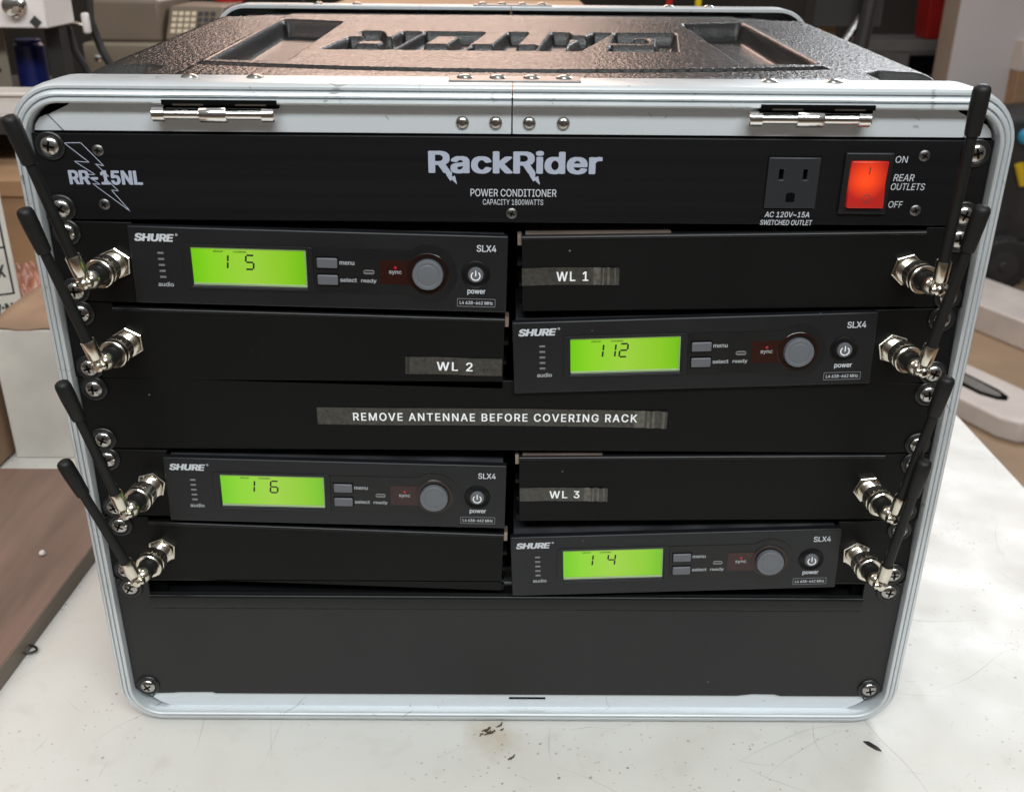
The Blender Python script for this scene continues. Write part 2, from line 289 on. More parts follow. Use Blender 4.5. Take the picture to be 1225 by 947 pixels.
# ------------------------------------------------------------------ mesh builder (millimetres)
class MB:
    def __init__(s): s.v = []; s.f = []; s.mi = []; s.cur = 0
    def add(s, vs, fs):
        o = len(s.v); s.v += [tuple(map(float, p)) for p in vs]
        s.f += [tuple(i + o for i in q) for q in fs]; s.mi += [s.cur] * len(fs); return s
    def box(s, x0, x1, y0, y1, z0, z1):
        vs = [(x, y, z) for x in (x0, x1) for y in (y0, y1) for z in (z0, z1)]
        return s.add(vs, [(0, 1, 3, 2), (4, 6, 7, 5), (0, 4, 5, 1), (2, 3, 7, 6), (0, 2, 6, 4), (1, 5, 7, 3)])
    def prism(s, poly, y0, y1):              # polygon in (x, z), extruded from y0 (front) to y1
        n = len(poly)
        vs = [(x, y0, z) for x, z in poly] + [(x, y1, z) for x, z in poly]
        return s.add(vs, [tuple(range(n)), tuple(range(2 * n - 1, n - 1, -1))] + [(i, i + n, (i + 1) % n + n, (i + 1) % n) for i in range(n)])
    def prism_x(s, poly, x0, x1):            # polygon in (y, z), extruded along x
        n = len(poly)
        vs = [(x0, y, z) for y, z in poly] + [(x1, y, z) for y, z in poly]
        return s.add(vs, [tuple(range(n - 1, -1, -1)), tuple(range(n, 2 * n))] + [(i, (i + 1) % n, (i + 1) % n + n, i + n) for i in range(n)])
    def prism_z(s, poly, z0, z1):            # polygon in (x, y), extruded along z
        n = len(poly)
        vs = [(x, y, z0) for x, y in poly] + [(x, y, z1) for x, y in poly]
        return s.add(vs, [tuple(range(n - 1, -1, -1)), tuple(range(n, 2 * n))] + [(i, (i + 1) % n, (i + 1) % n + n, i + n) for i in range(n)])
    def lathe(s, p, axis, prof, n=28, phase=0.0):
        """revolve (distance, radius) pairs about an axis through p"""
        a = Vector(axis).normalized(); t = Vector((0, 0, 1)) if abs(a.z) < 0.9 else Vector((1, 0, 0))
        e1 = a.cross(t).normalized(); e2 = a.cross(e1); p = Vector(p)
        vs = []; fs = []
        for d, rad in prof:
            for k in range(n):
                q = 2 * math.pi * k / n + phase
                vs.append(p + a * d + (e1 * math.cos(q) + e2 * math.sin(q)) * max(rad, 1e-4))
        m = len(prof)
        for i in range(m - 1):
            for k in range(n):
                fs.append((i * n + k, i * n + (k + 1) % n, (i + 1) * n + (k + 1) % n, (i + 1) * n + k))
        fs.append(tuple(range(n - 1, -1, -1))); fs.append(tuple(range((m - 1) * n, m * n)))
        return s.add(vs, fs)
    def tube(s, pts, rad, n=12):
        pts = [Vector(p) for p in pts]; vs = []; fs = []; e = None
        for i, p in enumerate(pts):
            d = (pts[min(i + 1, len(pts) - 1)] - pts[max(i - 1, 0)]).normalized()
            if e is None: e = d.cross(Vector((0.3, 0.2, 1))).normalized()
            e = (e - d * e.dot(d)).normalized(); g = d.cross(e)
            rd = rad[i] if isinstance(rad, (list, tuple)) else rad
            vs += [p + (e * math.cos(2 * math.pi * k / n) + g * math.sin(2 * math.pi * k / n)) * rd for k in range(n)]
        for i in range(len(pts) - 1):
            for k in range(n): fs.append((i * n + k, i * n + (k + 1) % n, (i + 1) * n + (k + 1) % n, (i + 1) * n + k))
        fs.append(tuple(range(n - 1, -1, -1))); fs.append(tuple(range((len(pts) - 1) * n, len(pts) * n)))
        return s.add(vs, fs)
    def plate(s, xs, zs, holes, y0, y1):
        """slab in the xz plane cut on a grid; holes is a set of (column, row) left open"""
        nx, nz = len(xs), len(zs); id0 = {}
        vs = []; fs = []
        for sd, y in enumerate((y0, y1)):
            for i in range(nx):
                for j in range(nz): id0[(sd, i, j)] = len(vs); vs.append((xs[i], y, zs[j]))
        solid = lambda i, j: 0 <= i < nx - 1 and 0 <= j < nz - 1 and (i, j) not in holes
        for i in range(nx - 1):
            for j in range(nz - 1):
                if not solid(i, j): continue
                a = [(i, j), (i + 1, j), (i + 1, j + 1), (i, j + 1)]
                fs.append(tuple(id0[(0, *q)] for q in a)); fs.append(tuple(id0[(1, *q)] for q in reversed(a)))
                for (di, dj, e0, e1) in ((0, -1, 0, 1), (1, 0, 1, 2), (0, 1, 2, 3), (-1, 0, 3, 0)):
                    if not solid(i + di, j + dj):
                        fs.append((id0[(0, *a[e1])], id0[(0, *a[e0])], id0[(1, *a[e0])], id0[(1, *a[e1])]))
        return s.add(vs, fs)
    def build(s, name, m, parent=None, bevel=0.0, segs=2, smooth=35, loc=None, rot=None):
        me = bpy.data.meshes.new(name)
        me.from_pydata([(x * S, y * S, z * S) for x, y, z in s.v], [], s.f)
        for q in (m if isinstance(m, (list, tuple)) else [m]): me.materials.append(MT[q])
        if isinstance(m, (list, tuple)): me.polygons.foreach_set('material_index', s.mi)
        if smooth:
            me.polygons.foreach_set('use_smooth', [True] * len(me.polygons)); me.set_sharp_from_angle(angle=R(smooth))
        me.update(); me.validate()
        o = bpy.data.objects.new(name, me); COL.objects.link(o)
        if parent is not None:
            o.parent = parent
            if loc is not None: o.location = Vector(loc) * S
        elif loc is not None: o.location = W(*loc)
        if rot is not None: o.rotation_euler = rot
        if bevel:
            b = o.modifiers.new('bevel', 'BEVEL'); b.width = bevel * S; b.segments = segs; b.limit_method = 'ANGLE'; b.angle_limit = R(40)
            if smooth: b.harden_normals = False
        return o

def tag(o, label=None, cat=None, group=None, kind=None):
    if label: o['label'] = label
    if cat: o['category'] = cat
    if group: o['group'] = group
    if kind: o['kind'] = kind
    return o
def thing(name, label, cat, loc, rot=(0, 0, 0), group=None):
    o = bpy.data.objects.new(name, None); COL.objects.link(o); o.empty_display_size = 0.02
    o.location = W(*loc); o.rotation_euler = rot
    return tag(o, label, cat, group)
def share(o, name, parent, loc, rot=None):   # a copy of a part that shares its mesh
    c = o.copy(); COL.objects.link(c); c.parent = parent; c.location = Vector(loc) * S
    if rot is not None: c.rotation_euler = rot
    return c

def rrect(x0, x1, z0, z1, rad, n=6):
    out = []
    for cx, cz, a0 in ((x1 - rad, z1 - rad, 0), (x0 + rad, z1 - rad, 90), (x0 + rad, z0 + rad, 180), (x1 - rad, z0 + rad, 270)):
        for k in range(n + 1):
            a = R(a0 + 90 * k / n); out.append((cx + rad * math.cos(a), cz + rad * math.sin(a)))
    return out[::-1]
def circ(cx, cz, rad, n=32, a0=0.0): return [(cx + rad * math.cos(a0 - 2 * math.pi * k / n), cz + rad * math.sin(a0 - 2 * math.pi * k / n)) for k in range(n)]

# ------------------------------------------------------------------ writing
_tc = {}
try:                                          # the sans face that ships with Blender; its built-in font otherwise
    import os
    FONT = bpy.data.fonts.load(os.path.join(bpy.utils.system_resource('DATAFILES'), 'fonts', 'Inter.woff2'))
except Exception:
    FONT = None
def glyphs(text, bold=0.0, shear=0.0, space=1.0):
    """outline the text and fill it in fine rows (non-zero winding, so overlapping contours merge), thickened by bold"""
    key = (text, bold, shear, space)
    if key in _tc: return _tc[key]
    c = bpy.data.curves.new('t', 'FONT'); c.body = text; c.size = 1.0
    if FONT: c.font = FONT
    c.shear = shear; c.space_character = space; c.fill_mode = 'NONE' if hasattr(c, 'fill_mode') else 'BOTH'
    c.resolution_u = 4
    o = bpy.data.objects.new('t', c); COL.objects.link(o)
    bpy.context.view_layer.update()
    ev = o.evaluated_get(bpy.context.evaluated_depsgraph_get()); me = ev.to_mesh()
    co = [(v.co.x, v.co.y) for v in me.vertices]; nb_ = {}
    for e in me.edges:
        a, b = e.vertices; nb_.setdefault(a, []).append(b); nb_.setdefault(b, []).append(a)
    ev.to_mesh_clear(); bpy.data.objects.remove(o); bpy.data.curves.remove(c)
    seen = set(); loops = []
    for st_ in sorted(nb_):
        if st_ in seen: continue
        lp_ = [st_]; seen.add(st_); cur = st_
        while True:
            nx_ = [q for q in nb_[cur] if q not in seen]
            if not nx_: break
            cur = min(nx_) if len(lp_) == 1 else nx_[0]; seen.add(cur); lp_.append(cur)
        if len(lp_) > 2: loops.append([co[q] for q in lp_])
    E = np.array([(*p[k], *p[(k + 1) % len(p)]) for p in loops for k in range(len(p)) if p[k][1] != p[(k + 1) % len(p)][1]])
    ylo, yhi = E[:, 1].min(), E[:, 1].max(); rows = 72
    def spans(y):
        up = (E[:, 1] <= y) & (E[:, 3] > y); dn = (E[:, 3] <= y) & (E[:, 1] > y); m_ = up | dn
        if not m_.any(): return []
        e = E[m_]; xs_ = e[:, 0] + (y - e[:, 1]) / (e[:, 3] - e[:, 1]) * (e[:, 2] - e[:, 0]); d_ = np.where(up[m_], 1, -1)
        o_ = np.argsort(xs_); w_ = 0; out = []
        for x, d in zip(xs_[o_], d_[o_]):
            if w_ == 0: a_ = x
            w_ += d
            if w_ == 0 and x > a_: out.append((a_, x))
        return out
    def merge(iv):
        iv = sorted(iv); out = []
        for a, b in iv:
            if out and a <= out[-1][1]: out[-1][1] = max(out[-1][1], b)
            else: out.append([a, b])
        return out
    step = (yhi - ylo + 1.2 * bold) / rows; ys = [ylo - 0.6 * bold + step * (k + 0.5) for k in range(rows)]
    vs = []; fs = []; open_ = {}
    def close(key_, y_end):
        y_st, a, b = open_.pop(key_); o_ = len(vs); vs.extend([(a, y_st), (b, y_st), (b, y_end), (a, y_end)]); fs.append((o_, o_ + 1, o_ + 2, o_ + 3))
    for y in ys:
        iv = []
        if bold:
            for q in range(-4, 5):
                dy = 0.6 * bold * q / 4.0; g_ = bold * (1 - (abs(q) / 4.01) ** 5) ** 0.2
                iv += [(a - g_, b + g_) for a, b in spans(y + dy)]
        else: iv = spans(y)
        now = {(round(a, 4), round(b, 4)): (a, b) for a, b in merge(iv)}
        for k_ in [k_ for k_ in open_ if k_ not in now]: close(k_, y - step / 2)
        for k_, (a, b) in now.items():
            if k_ not in open_: open_[k_] = (y - step / 2, a, b)
    for k_ in list(open_): close(k_, ys[-1] + step / 2)
    lay = [0.0] * len(vs)
    x0 = min(v[0] for v in vs); x1 = max(v[0] for v in vs); z0 = min(v[1] for v in vs); z1 = max(v[1] for v in vs)
    _tc[key] = (vs, fs, (x0, x1, z0, z1), lay); return _tc[key]
def write(mb, text, xc, zc, w, h, y, bold=0.0, shear=0.0, space=1.0):
    """lettering fitted to a w x h box centred on (xc, zc), lying on the plane y, read from the front"""
    vs, fs, (x0, x1, z0, z1), lay = glyphs(text, bold, shear, space)
    sx = w / (x1 - x0); sz = h / (z1 - z0)
    mb.add([(xc + (x - (x0 + x1) / 2) * sx, y - l_, zc + (z - (z0 + z1) / 2) * sz) for (x, z), l_ in zip(vs, lay)], fs)
def poly(mb, pts, y): mb.add([(x, y, z) for x, z in pts], [tuple(range(len(pts)))])
def line(mb, a, b, w, y):
    d = Vector((b[0] - a[0], b[1] - a[1])); n = Vector((-d.y, d.x)).normalized() * w / 2; e = d.normalized() * w / 2
    poly(mb, [(a[0] - e.x + n.x, a[1] - e.y + n.y), (b[0] + e.x + n.x, b[1] + e.y + n.y), (b[0] + e.x - n.x, b[1] + e.y - n.y), (a[0] - e.x - n.x, a[1] - e.y - n.y)], y)
def arc(mb, cx, cz_, rad, w, a0, a1, n, y):
    vs = []
    for k in range(n + 1):
        a = R(a0 + (a1 - a0) * k / n)
        for q in (rad - w / 2, rad + w / 2): vs.append((cx + q * math.cos(a), y, cz_ + q * math.sin(a)))
    mb.add(vs, [(2 * k, 2 * k + 1, 2 * k + 3, 2 * k + 2) for k in range(n)])
SEG = {'1': 'bc', '2': 'abged', '4': 'fgbc', '5': 'afgcd', '6': 'afgedc'}
def digit(mb, ch, x, z, w, h, t, y):
    k = 0.10
    g = t * 0.35
    pts = {'a': ((0, h), (w, h)), 'g': ((0, h / 2), (w, h / 2)), 'd': ((0, 0), (w, 0)), 'f': ((0, h / 2), (0, h)), 'b': ((w, h / 2), (w, h)), 'e': ((0, 0), (0, h / 2)), 'c': ((w, 0), (w, h / 2))}
    for c in SEG[ch]:
        (ax, az), (bx, bz) = pts[c]
        d = Vector((bx - ax, bz - az)); u = d.normalized() * (t * 0.5 + g)
        ax, az, bx, bz = ax + u.x, az + u.y, bx - u.x, bz - u.y
        line(mb, (x + ax + az * k, z + az), (x + bx + bz * k, z + bz), t, y)

# ------------------------------------------------------------------ the setting
fl = MB().box(-5000, 6000, -2500, 6000, -60, 0); tag(fl.build('floor', 'floor', loc=(0, 0, FLOOR), smooth=0), kind='structure')
wl = MB().box(-5000, 6000, 0, 100, 0, 3200); tag(wl.build('back_wall', 'wall', loc=(0, 6000, FLOOR), smooth=0), kind='structure')

# ------------------------------------------------------------------ bench
bench = thing('workbench', 'white laminate workbench with scratches and stains under the rack case', 'workbench', (0, 0, FLOOR))
zt = TABLE - FLOOR
mb = MB(); mb.box(-1250, 487, -420, 640, -32, 0)
top = mb.build('top', 'table', bench, bevel=2.5, loc=(0, 0, zt))
for x, y in ((-1180, -350), (420, -350), (-1180, 570), (420, 570)):
    MB().box(-30, 30, -30, 30, 0, zt - 32).build('leg', 'dark', bench, loc=(x, y, 0))

# ------------------------------------------------------------------ rack case
case = thing('rack_case', 'black moulded road case with aluminium edges and hinges, standing on the white workbench', 'rack case', (0, 0, TABLE))
DZ = -TABLE                                   # part coordinates: z = panel z + DZ
def cz(z): return z + DZ

def sweep_frame(prof, x_half, z0, z1, rad, ybase, sign, gap=None):
    """profile points (outward, y) swept around a rounded rectangular opening"""
    path = []                                 # (x, z, nx, nz)
    n = 10
    corners = ((x_half - rad, z1 - rad, 0), (-x_half + rad, z1 - rad, 90), (-x_half + rad, z0 + rad, 180), (x_half - rad, z0 + rad, 270))
    for ci, (cx, czz, a0) in enumerate(corners):
        for k in range(n + 1):
            a = R(a0 + 90 * k / n); path.append((cx + rad * math.cos(a), czz + rad * math.sin(a), math.cos(a), math.sin(a)))
        if ci == 0 and gap is not None:
            path.append((gap + 0.35, z1, 0, 1)); cut = len(path); path.append((gap - 0.35, z1, 0, 1))
    if gap is not None: path = path[cut:] + path[:cut]
    vs = []; m = len(prof)
    for x, z, nx, nz in path:
        for d, y in prof: vs.append((x + nx * d, ybase + sign * y, z + nz * d))
    fs = []; L = len(path)
    for i in range(L if gap is None else L - 1):
        j = (i + 1) % L
        for k in range(m - 1):
            q = (i * m + k, i * m + k + 1, j * m + k + 1, j * m + k)
            fs.append(q if sign > 0 else q[::-1])
    if gap is not None:
        fs.append(tuple(range(m))); fs.append(tuple((L - 1) * m + k for k in range(m - 1, -1, -1)))
    mb = MB(); mb.add(vs, fs); return mb

PROF = [(0.0, 6.0), (0.0, -3.6), (0.35, -4.6), (1.1, -5.2), (2.0, -5.0), (2.5, -4.0), (2.7, -2.2), (3.2, -2.0), (3.5, -3.7), (4.4, -4.2), (5.3, -3.8), (5.9, -2.8),
        (6.1, -0.6), (6.6, -0.4), (6.9, -1.9), (8.1, -1.8), (9.0, -0.6), (9.6, 1.2), (10.0, 3.6), (10.0, 27.0), (9.2, 28.0), (7.0, 28.0), (7.0, 6.0)]
XH = 241.8
fr = sweep_frame(PROF, XH, cz(-11.7), cz(370.5), 18.0, 0.0, 1, gap=-1.2).build('front_frame', 'alu', case, smooth=28)
YB = 415.0
sweep_frame(PROF, XH, cz(-11.7), cz(382.5), 18.0, YB, -1, gap=-1.2).build('back_frame', 'alu', case, smooth=28)

# body shell: pebbled top with debossed pockets and lettering, plain sides and bottom
def top_z(x, y): return 374.0 + 0.030 * y
nx, ny = 828, 401
gx = np.linspace(-248, 248, nx); gy = np.linspace(8, 408, ny)
GX, GY = np.meshgrid(gx, gy, indexing='ij')
H = 374.0 + 0.030 * GY
dsh = np.clip(np.abs(GX) - 232, 0, 16); H = H - (16 - np.sqrt(np.maximum(256 - dsh ** 2, 0)))
def inpoly(pts):
    ins = np.zeros(GX.shape, bool); n = len(pts)
    for i in range(n):
        x1, y1 = pts[i]; x2, y2 = pts[(i + 1) % n]
        if y1 == y2: continue
        c = ((y1 > GY) != (y2 > GY)) & (GX < (x2 - x1) * (GY - y1) / (y2 - y1) + x1); ins ^= c
    return ins
def blur(a, k):
    for ax in (0, 1):
        p = np.pad(a, [(k, k) if i == ax else (0, 0) for i in (0, 1)], mode='edge'); c = np.cumsum(p, axis=ax)
        c = np.insert(c, 0, 0, axis=ax); n = a.shape[ax]
        a = (np.take(c, range(2 * k + 1, 2 * k + 1 + n), axis=ax) - np.take(c, range(0, n), axis=ax)) / (2 * k + 1)
    return a
for sgn in (-1, 1):
    pk = inpoly([(sgn * 178, 115), (sgn * 136, 110), (sgn * 133, 314), (sgn * 178, 326)]).astype(float)
    H -= 13.0 * blur(blur(pk, 3), 2)
    cr_ = inpoly([(sgn * 262, -20), (sgn * 206, -20), (sgn * 204, 92), (sgn * 212, 98), (sgn * 236, 90), (sgn * 262, 70)]).astype(float)
    H -= 6.0 * blur(blur(cr_, 2), 2)
    cr_ = inpoly([(sgn * 262, 430), (sgn * 206, 430), (sgn * 206, 376), (sgn * 214, 366), (sgn * 236, 364), (sgn * 262, 372)]).astype(float)
    H -= 6.0 * blur(blur(cr_, 2), 2)
for y0, bow in ((78, 22), (372, 24)):         # shallow moulded grooves across the top, front and back
    yl = y0 + bow * (GX / 185.0) ** 2 * (1 if y0 < 200 else -0.6)
    gr = ((np.abs(GY - yl) < 2.6) & (np.abs(GX) < 184)).astype(float)
    H -= 3.2 * blur(gr, 1)
    side = np.sign(GY - yl) if y0 < 200 else -np.sign(GY - yl)
    H += 0.9 * blur(((side > 0) & (np.abs(GX) < 184) & (np.abs(GY - 225) < 165)).astype(float), 3)
LET = {'G': [[(0, .74), (1, .74), (1, 1), (.06, 1), (0, .92)], [(0, 0), (.28, 0), (.28, 1), (0, 1)], [(0, 0), (1, 0), (1, .26), (0, .26)], [(.70, 0), (1, 0), (1, .58), (.70, .58)], [(.46, .38), (1, .38), (1, .58), (.46, .58)]],
       'A': [[(0, 0), (.30, 0), (.66, 1), (.38, 1)], [(.70, 0), (1, 0), (.98, 1), (.62, 1)], [(.2, .20), (.85, .20), (.85, .40), (.3, .40)], [(.38, .82), (.98, .82), (.98, 1), (.38, 1)]],
       'T': [[(0, .74), (1, .74), (1, 1), (0, 1)], [(.34, 0), (.66, 0), (.66, 1), (.34, 1)]],
       'O': [[(0, .74), (1, .74), (1, 1), (0, 1)], [(0, 0), (1, 0), (1, .26), (0, .26)], [(0, 0), (.29, 0), (.29, 1), (0, 1)], [(.71, 0), (1, 0), (1, 1), (.71, 1)]],
       'R': [[(0, .76), (1, .76), (1, 1), (0, 1)], [(0, 0), (.29, 0), (.29, 1), (0, 1)], [(0, .36), (1, .36), (1, .56), (0, .56)], [(.70, .36), (1, .36), (1, 1), (.70, 1)], [(.36, .44), (.66, .44), (1.02, 0), (.68, 0)]]}
lm = np.zeros(GX.shape, bool)
for i, ch in enumerate('GATOR'):              # reads from the back of the case, so it is upside down from the front
    xr = 116 - i * 45.5
    for pl in LET[ch]:
        lm |= inpoly([(xr - 42 * a - 13 * b, 254 - 94 * b) for a, b in pl])
H -= 8.5 * blur(blur(lm.astype(float), 2), 1)
gr = rng.normal(0, 1, H.shape); gr = gr + np.roll(gr, 1, 0); gr = gr + np.roll(gr, 1, 1) + np.roll(gr, 2, 1); gr = gr / gr.std()
H += 0.07 * gr * np.where(H < 374.0 + 0.030 * GY - 1.2, 0.25, 1.0)
mb = MB()
vs = np.stack([GX.ravel(), GY.ravel(), H.ravel() + DZ], 1)
ii, jj = np.meshgrid(np.arange(nx - 1), np.arange(ny - 1), indexing='ij')
a = (ii * ny + jj).ravel(); q = np.stack([a, a + ny, a + ny + 1, a + 1], 1)
mb.v = [tuple(p) for p in vs.tolist()]; mb.f = [tuple(p) for p in q.tolist()]; mb.mi = [0] * len(mb.f)
# sides, bottom: one sheet from the left shoulder round to the right shoulder
prof = [(-248, None)] + [(-248, -4)] + [(-248 + 16 * (1 - math.cos(R(t))), -20 + 16 * (1 - math.sin(R(t)))) for t in (15, 35, 55, 75, 90)]
prof = prof + [(-x, z) for x, z in prof[::-1]]
vs = []
for x, z in prof:
    for y in (8, 408): vs.append((x, y, (cz(top_z(0, y) - 16) if z is None else cz(z))))
mb.add(vs, [(2 * i, 2 * i + 1, 2 * i + 3, 2 * i + 2) for i in range(len(prof) - 1)])
mb.build('body', 'shell', case, smooth=50)
# rack rails: inner aluminium rail above and below the panels, mitred corners, black uprights behind the ears
for a_, b_ in ((-1, -1.55), (1, -0.95)):
    mb = MB(); pts = [(a_ * 225.2, 356.3), (a_ * 231.6, 364.2), (a_ * 221.0, 369.0), (a_ * 219.5, 371.0), (b_, 371.0), (b_, 356.3)]
    mb.prism([(x, cz(z)) for x, z in (pts if a_ < 0 else pts[::-1])], 1.2, 6); mb.build('rail', 'rail', case, bevel=0.3)
for sgn in (-1, 1):                           # mitred ends of the side rails
    mb = MB(); pts = [(-226.3, 356.4), (-240.0, 356.4), (-239.0, 359.5), (-236.4, 362.6), (-232.6, 364.2)]
    pts = pts if sgn < 0 else [(-x, z) for x, z in pts[::-1]]
    mb.prism([(x, cz(z)) for x, z in pts], 1.9, 6); mb.build('rail_corner', 'rail', case)
    MB().box(*( (-242, -212) if sgn < 0 else (212, 242)), 5.0, 8.0, cz(0), cz(356)).build('rack_strip', 'void', case)
mb = MB()
xs = [-221, -0.2, 23.6, 221]; zs = [cz(v) for v in (-11.7, -6.1, -3.7, 4)]
mb.plate(xs, zs, {(1, 1)}, 1.8, 2.7)
for sgn in (-1, 1):
    pts = [(221.0, -11.7), (221.0, 4), (224.6, 4), (231.6, -4.9), (227.0, -8.6)]
    mb.prism([(sgn * x, cz(z)) for x, z in (pts if sgn > 0 else pts[::-1])][::-1], 1.8, 6)
mb.build('rail', 'rail', case)
MB().box(-3, 26, 8.0, 9, cz(-8), cz(1)).build('slot_backing', 'void', case)
for sgn in (-1, 1):
    mb = MB(); pts = [(-226.0, 3.6), (-232.4, -4.4), (-235.4, -2.2), (-238.6, 3.6)]
    pts = pts[::-1] if sgn < 0 else [(-x, z) for x, z in pts]
    mb.prism([(x, cz(z)) for x, z in pts], 2.2, 6); mb.build('rail_corner', 'rail', case)
# dark gaps behind the rails, inside the frame
mb = MB(); mb.prism([(x, cz(z)) for x, z in rrect(-241, 241, -11, 370, 18)], 9, 11)
mb2 = MB(); mb2.plate([-243, -214, 214, 243], [cz(v) for v in (-13, 6, 350, 372)], {(1, 1)}, 9, 11); mb2.build('inner_rim', 'void', case)
MB().prism([(x, cz(z)) for x, z in rrect(-241, 241, -11, 376, 18)], 404, 407).build('back_blocker', 'void', case)  # unseen black sheet added to keep the gaps between units dark
# hinges
def hinge(xc):
    h = MB(); h.cur = 0
    z = cz(366.2)
    h.box(xc - 25, xc + 31, -6.1, -2.5, cz(370.3), cz(372.7)); h.box(xc - 25, xc + 31, -3.0, 1.1, cz(368.4), cz(370.6))  # black bars stand in for the dark gap above the pin
    hg = h.build('hinge', 'void', case)
    p = MB()
    p.lathe((xc - 30.5, -4.6, z - 0.4), (1, 0, 0), [(0, 3.2), (0.5, 3.7), (6.4, 3.7), (6.6, 2.6), (23.4, 2.6), (23.6, 3.9), (24, 4.1), (36.4, 4.1), (36.8, 3.9), (37, 2.6), (53.8, 2.6), (54, 3.7), (59.6, 3.7), (60.2, 3.2)], 24)
    p.build('pin', 'chrome', hg, smooth=30)
    k = MB()
    for dx in (-19.5, 11): k.prism_x([(-6.5, cz(370.2)), (-6.5, cz(371.0)), (-4, cz(371.6)), (-4, cz(370.6))], xc + dx, xc + dx + 15)
    k.build('leaf', 'chrome', hg)
    return hg
hinge(-147.3); hinge(145.6)
rv = MB(); rv.lathe((0, 0, 0), (0, -1, 0), [(0, 3.2), (0.5, 3.3), (1.1, 2.9), (1.7, 1.9), (1.95, 0.9), (1.85, 0.5)], 20)
rivet = None
for x in (-26.0, -9.4, 7.3, 24.3):
    if rivet is None: rivet = rv.build('rivet', 'steel', case, loc=(x, 1.2, cz(361.9)))
    else: share(rivet, 'rivet', case, (x, 1.2, cz(361.9)))
rt = MB(); rt.lathe((0, 0, 0), (0, 0, 1), [(0, 4.2), (0.4, 4.3), (1.0, 3.6), (1.6, 2.2), (1.8, 1.0)], 18)
rtop = None
for x, y, z in ((-164, 17, 380.5), (-131, 17, 380.5), (129, 17, 380.5), (162, 17, 380.5), (-164, 398, 392.5), (-131, 398, 392.5), (132, 398, 392.5), (166, 398, 392.5)):
    if rtop is None: rtop = rt.build('rivet', 'steel', case, loc=(x, y, cz(z)))
    else: share(rtop, 'rivet', case, (x, y, cz(z)))
for y, z in ((16, 380.5), (399, 392.5)):
    sp = MB().box(-33, 33, -9, 9, 0, 1.0).build('splice_plate', 'bronze', case, bevel=0.3, loc=(0, y, cz(z)))
    for x in (-25, -8.5, 8.5, 25): share(rtop, 'rivet', sp, (x, 0, 1.0))
# dents and marks on the edge: dark dings in the front moulding
dg = MB()
for x, z, w in ((44, 380.0, 9), (-66, 378.5, 5), (205, 379.2, 6), (-130, 378.9, 4), (35, 376.6, 3)):
    pass

# ------------------------------------------------------------------ rack screws
def screw_mesh():
    mb = MB(); n = 40
    vs = []; fs = []
    # pan head (polar grid); dark strips on it stand for the cross recess's shade
    rings = [0.0, 0.5, 1.0, 1.5, 2.0, 2.5, 3.1, 3.7, 4.2, 4.55, 4.7, 4.7]
    for ri, rad in enumerate(rings):
        for k in range(n):
            a = 2 * math.pi * k / n; x, z = rad * math.cos(a), rad * math.sin(a)
            hgt = 2.5 * math.sqrt(max(0, 1 - (rad / 4.95) ** 2)) if ri < len(rings) - 1 else 0.0
            cross = min(abs(x), abs(z)) < 0.62 and max(abs(x), abs(z)) < 2.7
            if cross: hgt -= 0.0
            vs.append((x, -hgt, z))
    for i in range(len(rings) - 1):
        for k in range(n): fs.append((i * n + k, (i + 1) * n + k, (i + 1) * n + (k + 1) % n, i * n + (k + 1) % n))
    mb.add(vs, fs); mb.cur = 1
    for ang in (0, 90):
        ca, sa = math.cos(R(ang)), math.sin(R(ang)); vs = []; fs = []
        for k in range(9):
            u = -2.7 + 5.4 * k / 8; hg = 2.5 * math.sqrt(max(0, 1 - (u / 4.95) ** 2)) + 0.06 + (0.02 if ang else 0)
            w_ = 0.62 - 0.12 * abs(u) / 2.7
            for t_ in (-w_, w_): vs.append((u * ca - t_ * sa, -hg, u * sa + t_ * ca))
        for k in range(8): fs.append((2 * k, 2 * k + 1, 2 * k + 3, 2 * k + 2))
        mb.add(vs, fs)
    mb.cur = 0; return mb
SCREW = [None, None]
def rack_screw(parent, x, y, z, turn):
    if SCREW[0] is None:
        SCREW[0] = screw_mesh().build('screw', ['steel', 'hole'], parent, loc=(x, y - 0.9, z), rot=(0, R(turn), 0), smooth=40)
        w = MB(); w.lathe((0, 0.9, 0), (0, -1, 0), [(0, 7.1), (0.7, 7.3), (1.3, 6.9), (1.6, 6.0), (1.3, 5.0), (0.9, 4.6)], 36)
        SCREW[1] = w.build('washer', 'washer', SCREW[0], smooth=40)
        return
    s_ = share(SCREW[0], 'screw', parent, (x, y - 0.9, z), (0, R(turn), 0))
    share(SCREW[1], 'washer', s_, (0, 0, 0))
BSC = [None]
def small_screw(parent, x, y, z, turn):
    if BSC[0] is None:
        m_ = screw_mesh(); m_.v = [(a * 0.62, b * 0.5, c * 0.62) for a, b, c in m_.v]
        BSC[0] = m_.build('screw', ['blacksteel', 'hole'], parent, loc=(x, y, z), rot=(0, R(turn), 0), smooth=40)
    else: share(BSC[0], 'screw', parent, (x, y, z), (0, R(turn), 0))

U = 44.45
def zc_of(i): return 355.6 - U * i - U / 2

